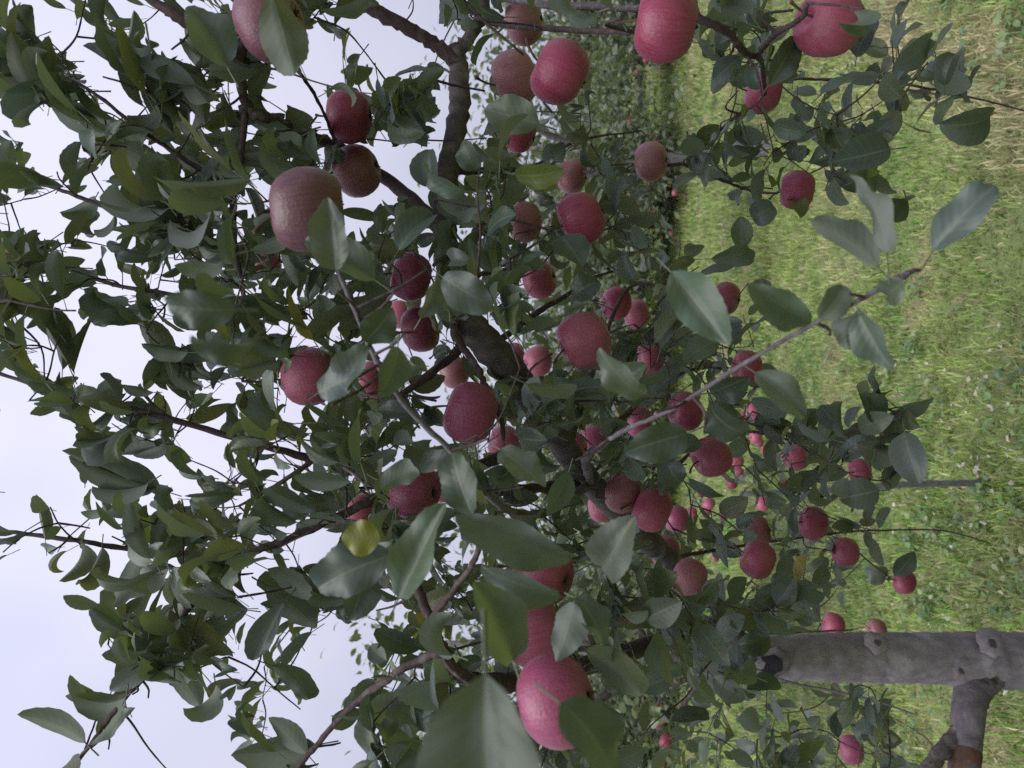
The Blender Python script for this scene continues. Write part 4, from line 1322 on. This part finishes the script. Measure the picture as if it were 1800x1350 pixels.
def tree_geometry(seed, trunk_r, trunk_h, rx, ry, z0, z1, n_cl, n_lf, lsize, spread, tints):
    g = random.Random(seed)
    trunk_p = [(0, 0, -.05, trunk_r * 1.35), (0.01, 0, .12, trunk_r * 1.05), (g.uniform(-.04, .04), g.uniform(-.04, .04), trunk_h * .6, trunk_r * .95),
               (g.uniform(-.08, .08), g.uniform(-.08, .08), trunk_h, trunk_r * .8), (g.uniform(-.12, .12), g.uniform(-.12, .12), (trunk_h + z1) * .5, trunk_r * .45),
               (g.uniform(-.15, .15), g.uniform(-.15, .15), z1 * .93, trunk_r * .12)]
    c = catmull(trunk_p, 5)
    tv = tube_np(c[:, :3], c[:, 3], 10, .03, seed)
    cl = crown_pts(n_cl, g, rx, ry, z0, z1)
    limbs = []
    for k in range(min(n_cl, 16)):
        e = cl[k]
        h = trunk_h * g.uniform(.75, 1.0) if e.z < trunk_h * 1.4 else g.uniform(trunk_h, max(trunk_h + .1, e.z * .8))
        j = int(np.argmin(np.abs(c[:, 2] - h)))
        b = Vector(c[j, :3])
        mid = (b + e) * .5 + Vector((0, 0, .12))
        q = catmull([tuple(b) + (trunk_r * .38,), tuple(mid) + (trunk_r * .22,), tuple(e) + (trunk_r * .07,)], 4)
        limbs.append(tube_np(q[:, :3], q[:, 3], 6, .05, seed + k))
    leaves = []
    for ce in cl:
        for _ in range(n_lf):
            o_ = Vector((g.gauss(0, 1), g.gauss(0, 1), g.gauss(0, .8))) * spread
            p_ = ce + o_
            C = Vector((g.uniform(-1, 1), g.uniform(-1, 1), g.uniform(-.9, .35))).normalized()
            N_ = Vector((g.uniform(-.8, .8), g.uniform(-.8, .8), 1))
            vi = g.randrange(8)
            l = lsize * g.uniform(.7, 1.2)
            t = tints[g.randrange(len(tints))]
            k = g.uniform(.75, 1.3)
            leaves.append((vi, frame(p_, C, N_, l, l * g.uniform(.45, .6), SMALL[vi][1]), tuple(q * k for q in t)))
    return tv, limbs, leaves


MID_T = [(0.10, 0.145, 0.078), (0.125, 0.175, 0.065), (0.085, 0.12, 0.08), (0.19, 0.22, 0.15), (0.19, 0.23, 0.09)]
FAR_T = [(0.15, 0.19, 0.115), (0.175, 0.21, 0.12), (0.125, 0.16, 0.11), (0.25, 0.28, 0.21), (0.085, 0.115, 0.07)]


def mid_tree(seed, loc, label, trunk_r, trunk_h, rx, ry, z0, z1, n_cl, n_lf, group):
    root = empty("apple_tree", loc, label, "tree", group)
    tv, limbs, leaves = tree_geometry(seed, trunk_r, trunk_h, rx, ry, z0, z1, n_cl, n_lf, .075, .17, MID_T)
    new_obj("trunk", mesh_np("trunk", *tv), M_TRUNK, root)
    for v, f in limbs:
        new_obj("branch", mesh_np("branch", v, f), M_LIMB, root)
    W = Matrix.Translation(root.location)
    keep = []
    for vi, mt, t in leaves:
        q = proj((W @ mt) @ Vector((0, .5, 0)))
        ins = q and 0 < q[0] < 1800 and 0 < q[1] < 1350
        keep.append((mt.col[0].length * mt.col[1].length / q[2] ** 2 if ins else 0, vi, mt, t))
    keep.sort(key=lambda q: -q[0])
    for (w, vi, mt, t) in keep[:300]:
        o = new_obj("leaf", leaf_mesh('S', vi), None, root)
        o.matrix_local = mt; o.color = (*t, 1)
    J = Join()
    for (w, vi, mt, t) in keep[300:]:
        v, f, uv = SMALL[vi][0]
        A = np.array(mt)
        J.add(v @ A[:3, :3].T + A[:3, 3], f, uv, np.array(t))
    new_obj("crown", J.mesh("crown"), M_FAR, root, "stuff")
    return root


def on_ground(x, y):
    return Vector((x, y, float(gh(np.array([x]), np.array([y]))[0])))


GR_MID = "apple trees standing behind the near tree"
mid_tree(201, on_ground(1.92, 6.2), "apple tree with a slim grey trunk behind the yellowish tan apple", .06, .9, 1.35, 1.2, .75, 2.7, 50, 60, GR_MID)
mid_tree(202, on_ground(-1.78, 4.9), "apple tree hidden behind the forked grey trunk and its boughs", .065, .8, 1.55, 1.1, .55, 3.0, 62, 70, GR_MID)

far_meshes = []
for s in range(3):
    tv, limbs, leaves = tree_geometry(300 + s, .07, .5, 1.9, 1.5, .16, 2.0 + .15 * s, 120, 85, .105, .23, FAR_T)
    J = Join()
    for vi, mt, t in leaves:
        v, f, uv = SMALL[vi][0]
        A = np.array(mt)
        J.add(v @ A[:3, :3].T + A[:3, 3], f, uv, np.array(t))
    cm = J.mesh("crown"); cm.materials.append(M_FAR)
    J = Join()
    J.add(*tv)
    for l in limbs:
        J.add(*l)
    tm = J.mesh("trunk"); tm.materials.append(M_LIMB)
    far_meshes.append((cm, tm))

g = random.Random(5)
FAR = []
for row, (yy, x0, x1, st) in enumerate(((12.2, -7.6, 8.6, 2.7), (17.5, -9.6, 11, 2.9))):
    x = x0
    while x <= x1:
        FAR.append((row, x + g.uniform(-.3, .3), yy + g.uniform(-.3, .3), g.uniform(0, 6.28), g.uniform(.9, 1.12)))
        x += st
for (row, x, y, rz, sc) in FAR:
    lab = ("grey green apple tree in the row across the mown grass", "apple tree in the second row behind the grass lane", "apple tree in the furthest orchard row")[row]
    e = empty("apple_tree", on_ground(x, y), lab, "tree", ("first far row of apple trees", "second far row of apple trees", "third far row of apple trees")[row])
    e.rotation_euler.z = rz; e.scale = (sc, sc, sc)
    cm, tm = far_meshes[g.randrange(3)]
    c = new_obj("crown", cm, None, e)
    new_obj("trunk", tm, None, e)

# small apples in those trees
DOTS = [(1310, 735, 26), (1345, 792, 18), (1286, 850, 21), (1216, 902, 22), (1272, 906, 18), (1376, 850, 17), (1150, 1090, 18), (1226, 1062, 17),
        (1135, 105, 11), (1120, 126, 9), (1106, 210, 10), (1156, 251, 9), (1071, 286, 9), (1186, 339, 11), (1096, 432, 11), (1126, 443, 12), (1135, 428, 9), (1090, 440, 9),
        (1149, 238, 8), (1205, 345, 9), (1060, 300, 8), (1160, 118, 9), (1010, 235, 9), (1115, 185, 8), (1075, 195, 8), (1100, 405, 9), (1148, 372, 9), (1180, 410, 9),
        (1335, 778, 16), (1320, 760, 14), (1300, 830, 18), (1242, 900, 15), (1232, 868, 15), (1250, 870, 12), (1215, 1150, 14), (1190, 1200, 14), (1258, 980, 14), (1235, 970, 12),
        (1160, 1240, 15), (1205, 1240, 12), (1262, 1135, 15), (1240, 1125, 13), (1180, 1140, 12)]
for k, (x, y, s) in enumerate(DOTS):
    d = .072 * FPX / s
    if s <= 12 and y < 460:
        d = min(d, 11.2)
    D = s * d / FPX
    far = y < 460
    lab = "tiny red apple dotted in the orchard row across the grass" if far else "tiny red apple in the tree behind the near one"
    o = new_obj("apple", APPLE_M[k % 7], None)
    o.location = P(x, y, d)
    o.scale = (D, D, D)
    o.rotation_euler = (g.uniform(-.3, .3), g.uniform(-.3, .3), g.uniform(0, 6))
    cl, ga = KIND[('red', 'pink', 'crimson')[k % 3]]
    o.color = (cl[0], cl[1], cl[2], ga)
    o["label"] = lab; o["category"] = "apple"
    o["group"] = "tiny apples in the far row" if far else "tiny apples in the tree behind"

# ------------------------------------------------------------------ thin stake in the grass
bs = P(1742, 848, 2.86)
bs = on_ground(bs.x, bs.y)
tp = P(1300, 868, 2.85)
stk = empty("stake", bs, "thin grey stake rising from the grass into the hanging leaves", "stake")
pts = [Vector((0, 0, -.06)), (tp - bs) * .35 + Vector((.006, 0, 0)), (tp - bs) * .7 - Vector((.004, 0, 0)), tp - bs]
c = catmull([tuple(p) + (r_,) for p, r_ in zip(pts, (.0125, .012, .011, .010))], 6)
v, f = tube_np(c[:, :3], c[:, 3], 10, .03, 9)
new_obj("pole", mesh_np("pole", v, f), M_STAKE, stk)

# ------------------------------------------------------------------ clover and broad-leaved weeds between the grass
J = Join()
g = random.Random(77)
for k in range(900):
    y = 2.4 + 6.5 * g.random() ** 1.6
    x = g.uniform(-.62, .62) * y
    if vnoise(np.array([x * 1.4]), np.array([y * 1.4]), 61)[0] < .42:
        continue
    z = float(gh(np.array([x]), np.array([y]))[0])
    col = [(0.13, 0.24, 0.075), (0.19, 0.30, 0.10), (0.09, 0.17, 0.07), (0.28, 0.33, 0.17)][g.randrange(4)]
    for q in range(g.randint(5, 11)):
        vi = g.randrange(8)
        az = g.uniform(0, 6.28)
        C = Vector((math.cos(az), math.sin(az), g.uniform(-.1, .7)))
        l = g.uniform(.016, .040)
        b = Vector((x + g.gauss(0, .035), y + g.gauss(0, .035), z + g.uniform(.02, .055)))
        A = np.array(frame(b, C, Vector((g.uniform(-.5, .5), g.uniform(-.5, .5), 1)), l, l * g.uniform(.5, .95), SMALL[vi][1]))
        v, f, uv = SMALL[vi][0]
        kk = g.uniform(.7, 1.35)
        J.add(v @ A[:3, :3].T + A[:3, 3], f, uv, np.array(col) * kk)
new_obj("clover", J.mesh("clover"), M_FAR, None, "stuff")

# ------------------------------------------------------------------ pale dry leaves lying in the grass
def litter_mesh(seed):
    v, f, uv = leaf_shape(4, R(20), [-.9, .8, 1.3][seed % 3], .4, .08, 900 + seed, cols=1, serr=False)
    me = mesh_np("fallen_leaf", v * np.array([.6, 1, .8]), f, uv)
    me.materials.append(M_LITTER)
    return me


M_LITTER = plain("dry_leaf", (0.38, 0.35, 0.28), 0.8, 0.3, 25)
LM = [litter_mesh(i) for i in range(5)]
for k in range(90):
    if k < 56:
        x, y = random.gauss(1730, 45), random.uniform(640, 930)
    else:
        x, y = random.uniform(1560, 1790), random.uniform(560, 1350)
    x = min(max(x, 1480), 1795)
    q = P(x, y, 1.0)
    di = q - CAM
    p = CAM + di * (-CAM.z / di.z)
    z = float(gh(np.array([p.x]), np.array([p.y]))[0])
    o = new_obj("fallen_leaf", LM[k % 5], None)
    s = random.uniform(.016, .034)
    o.scale = (s, s, s)
    o.location = (p.x, p.y, z + random.uniform(.025, .045))
    o.rotation_euler = (random.uniform(-.5, .5), random.uniform(-.5, .5), random.uniform(0, 6.28))
    o["label"] = "pale dry leaf lying on the mown grass"; o["category"] = "leaf"; o["group"] = "pale dry leaves fallen in the grass"
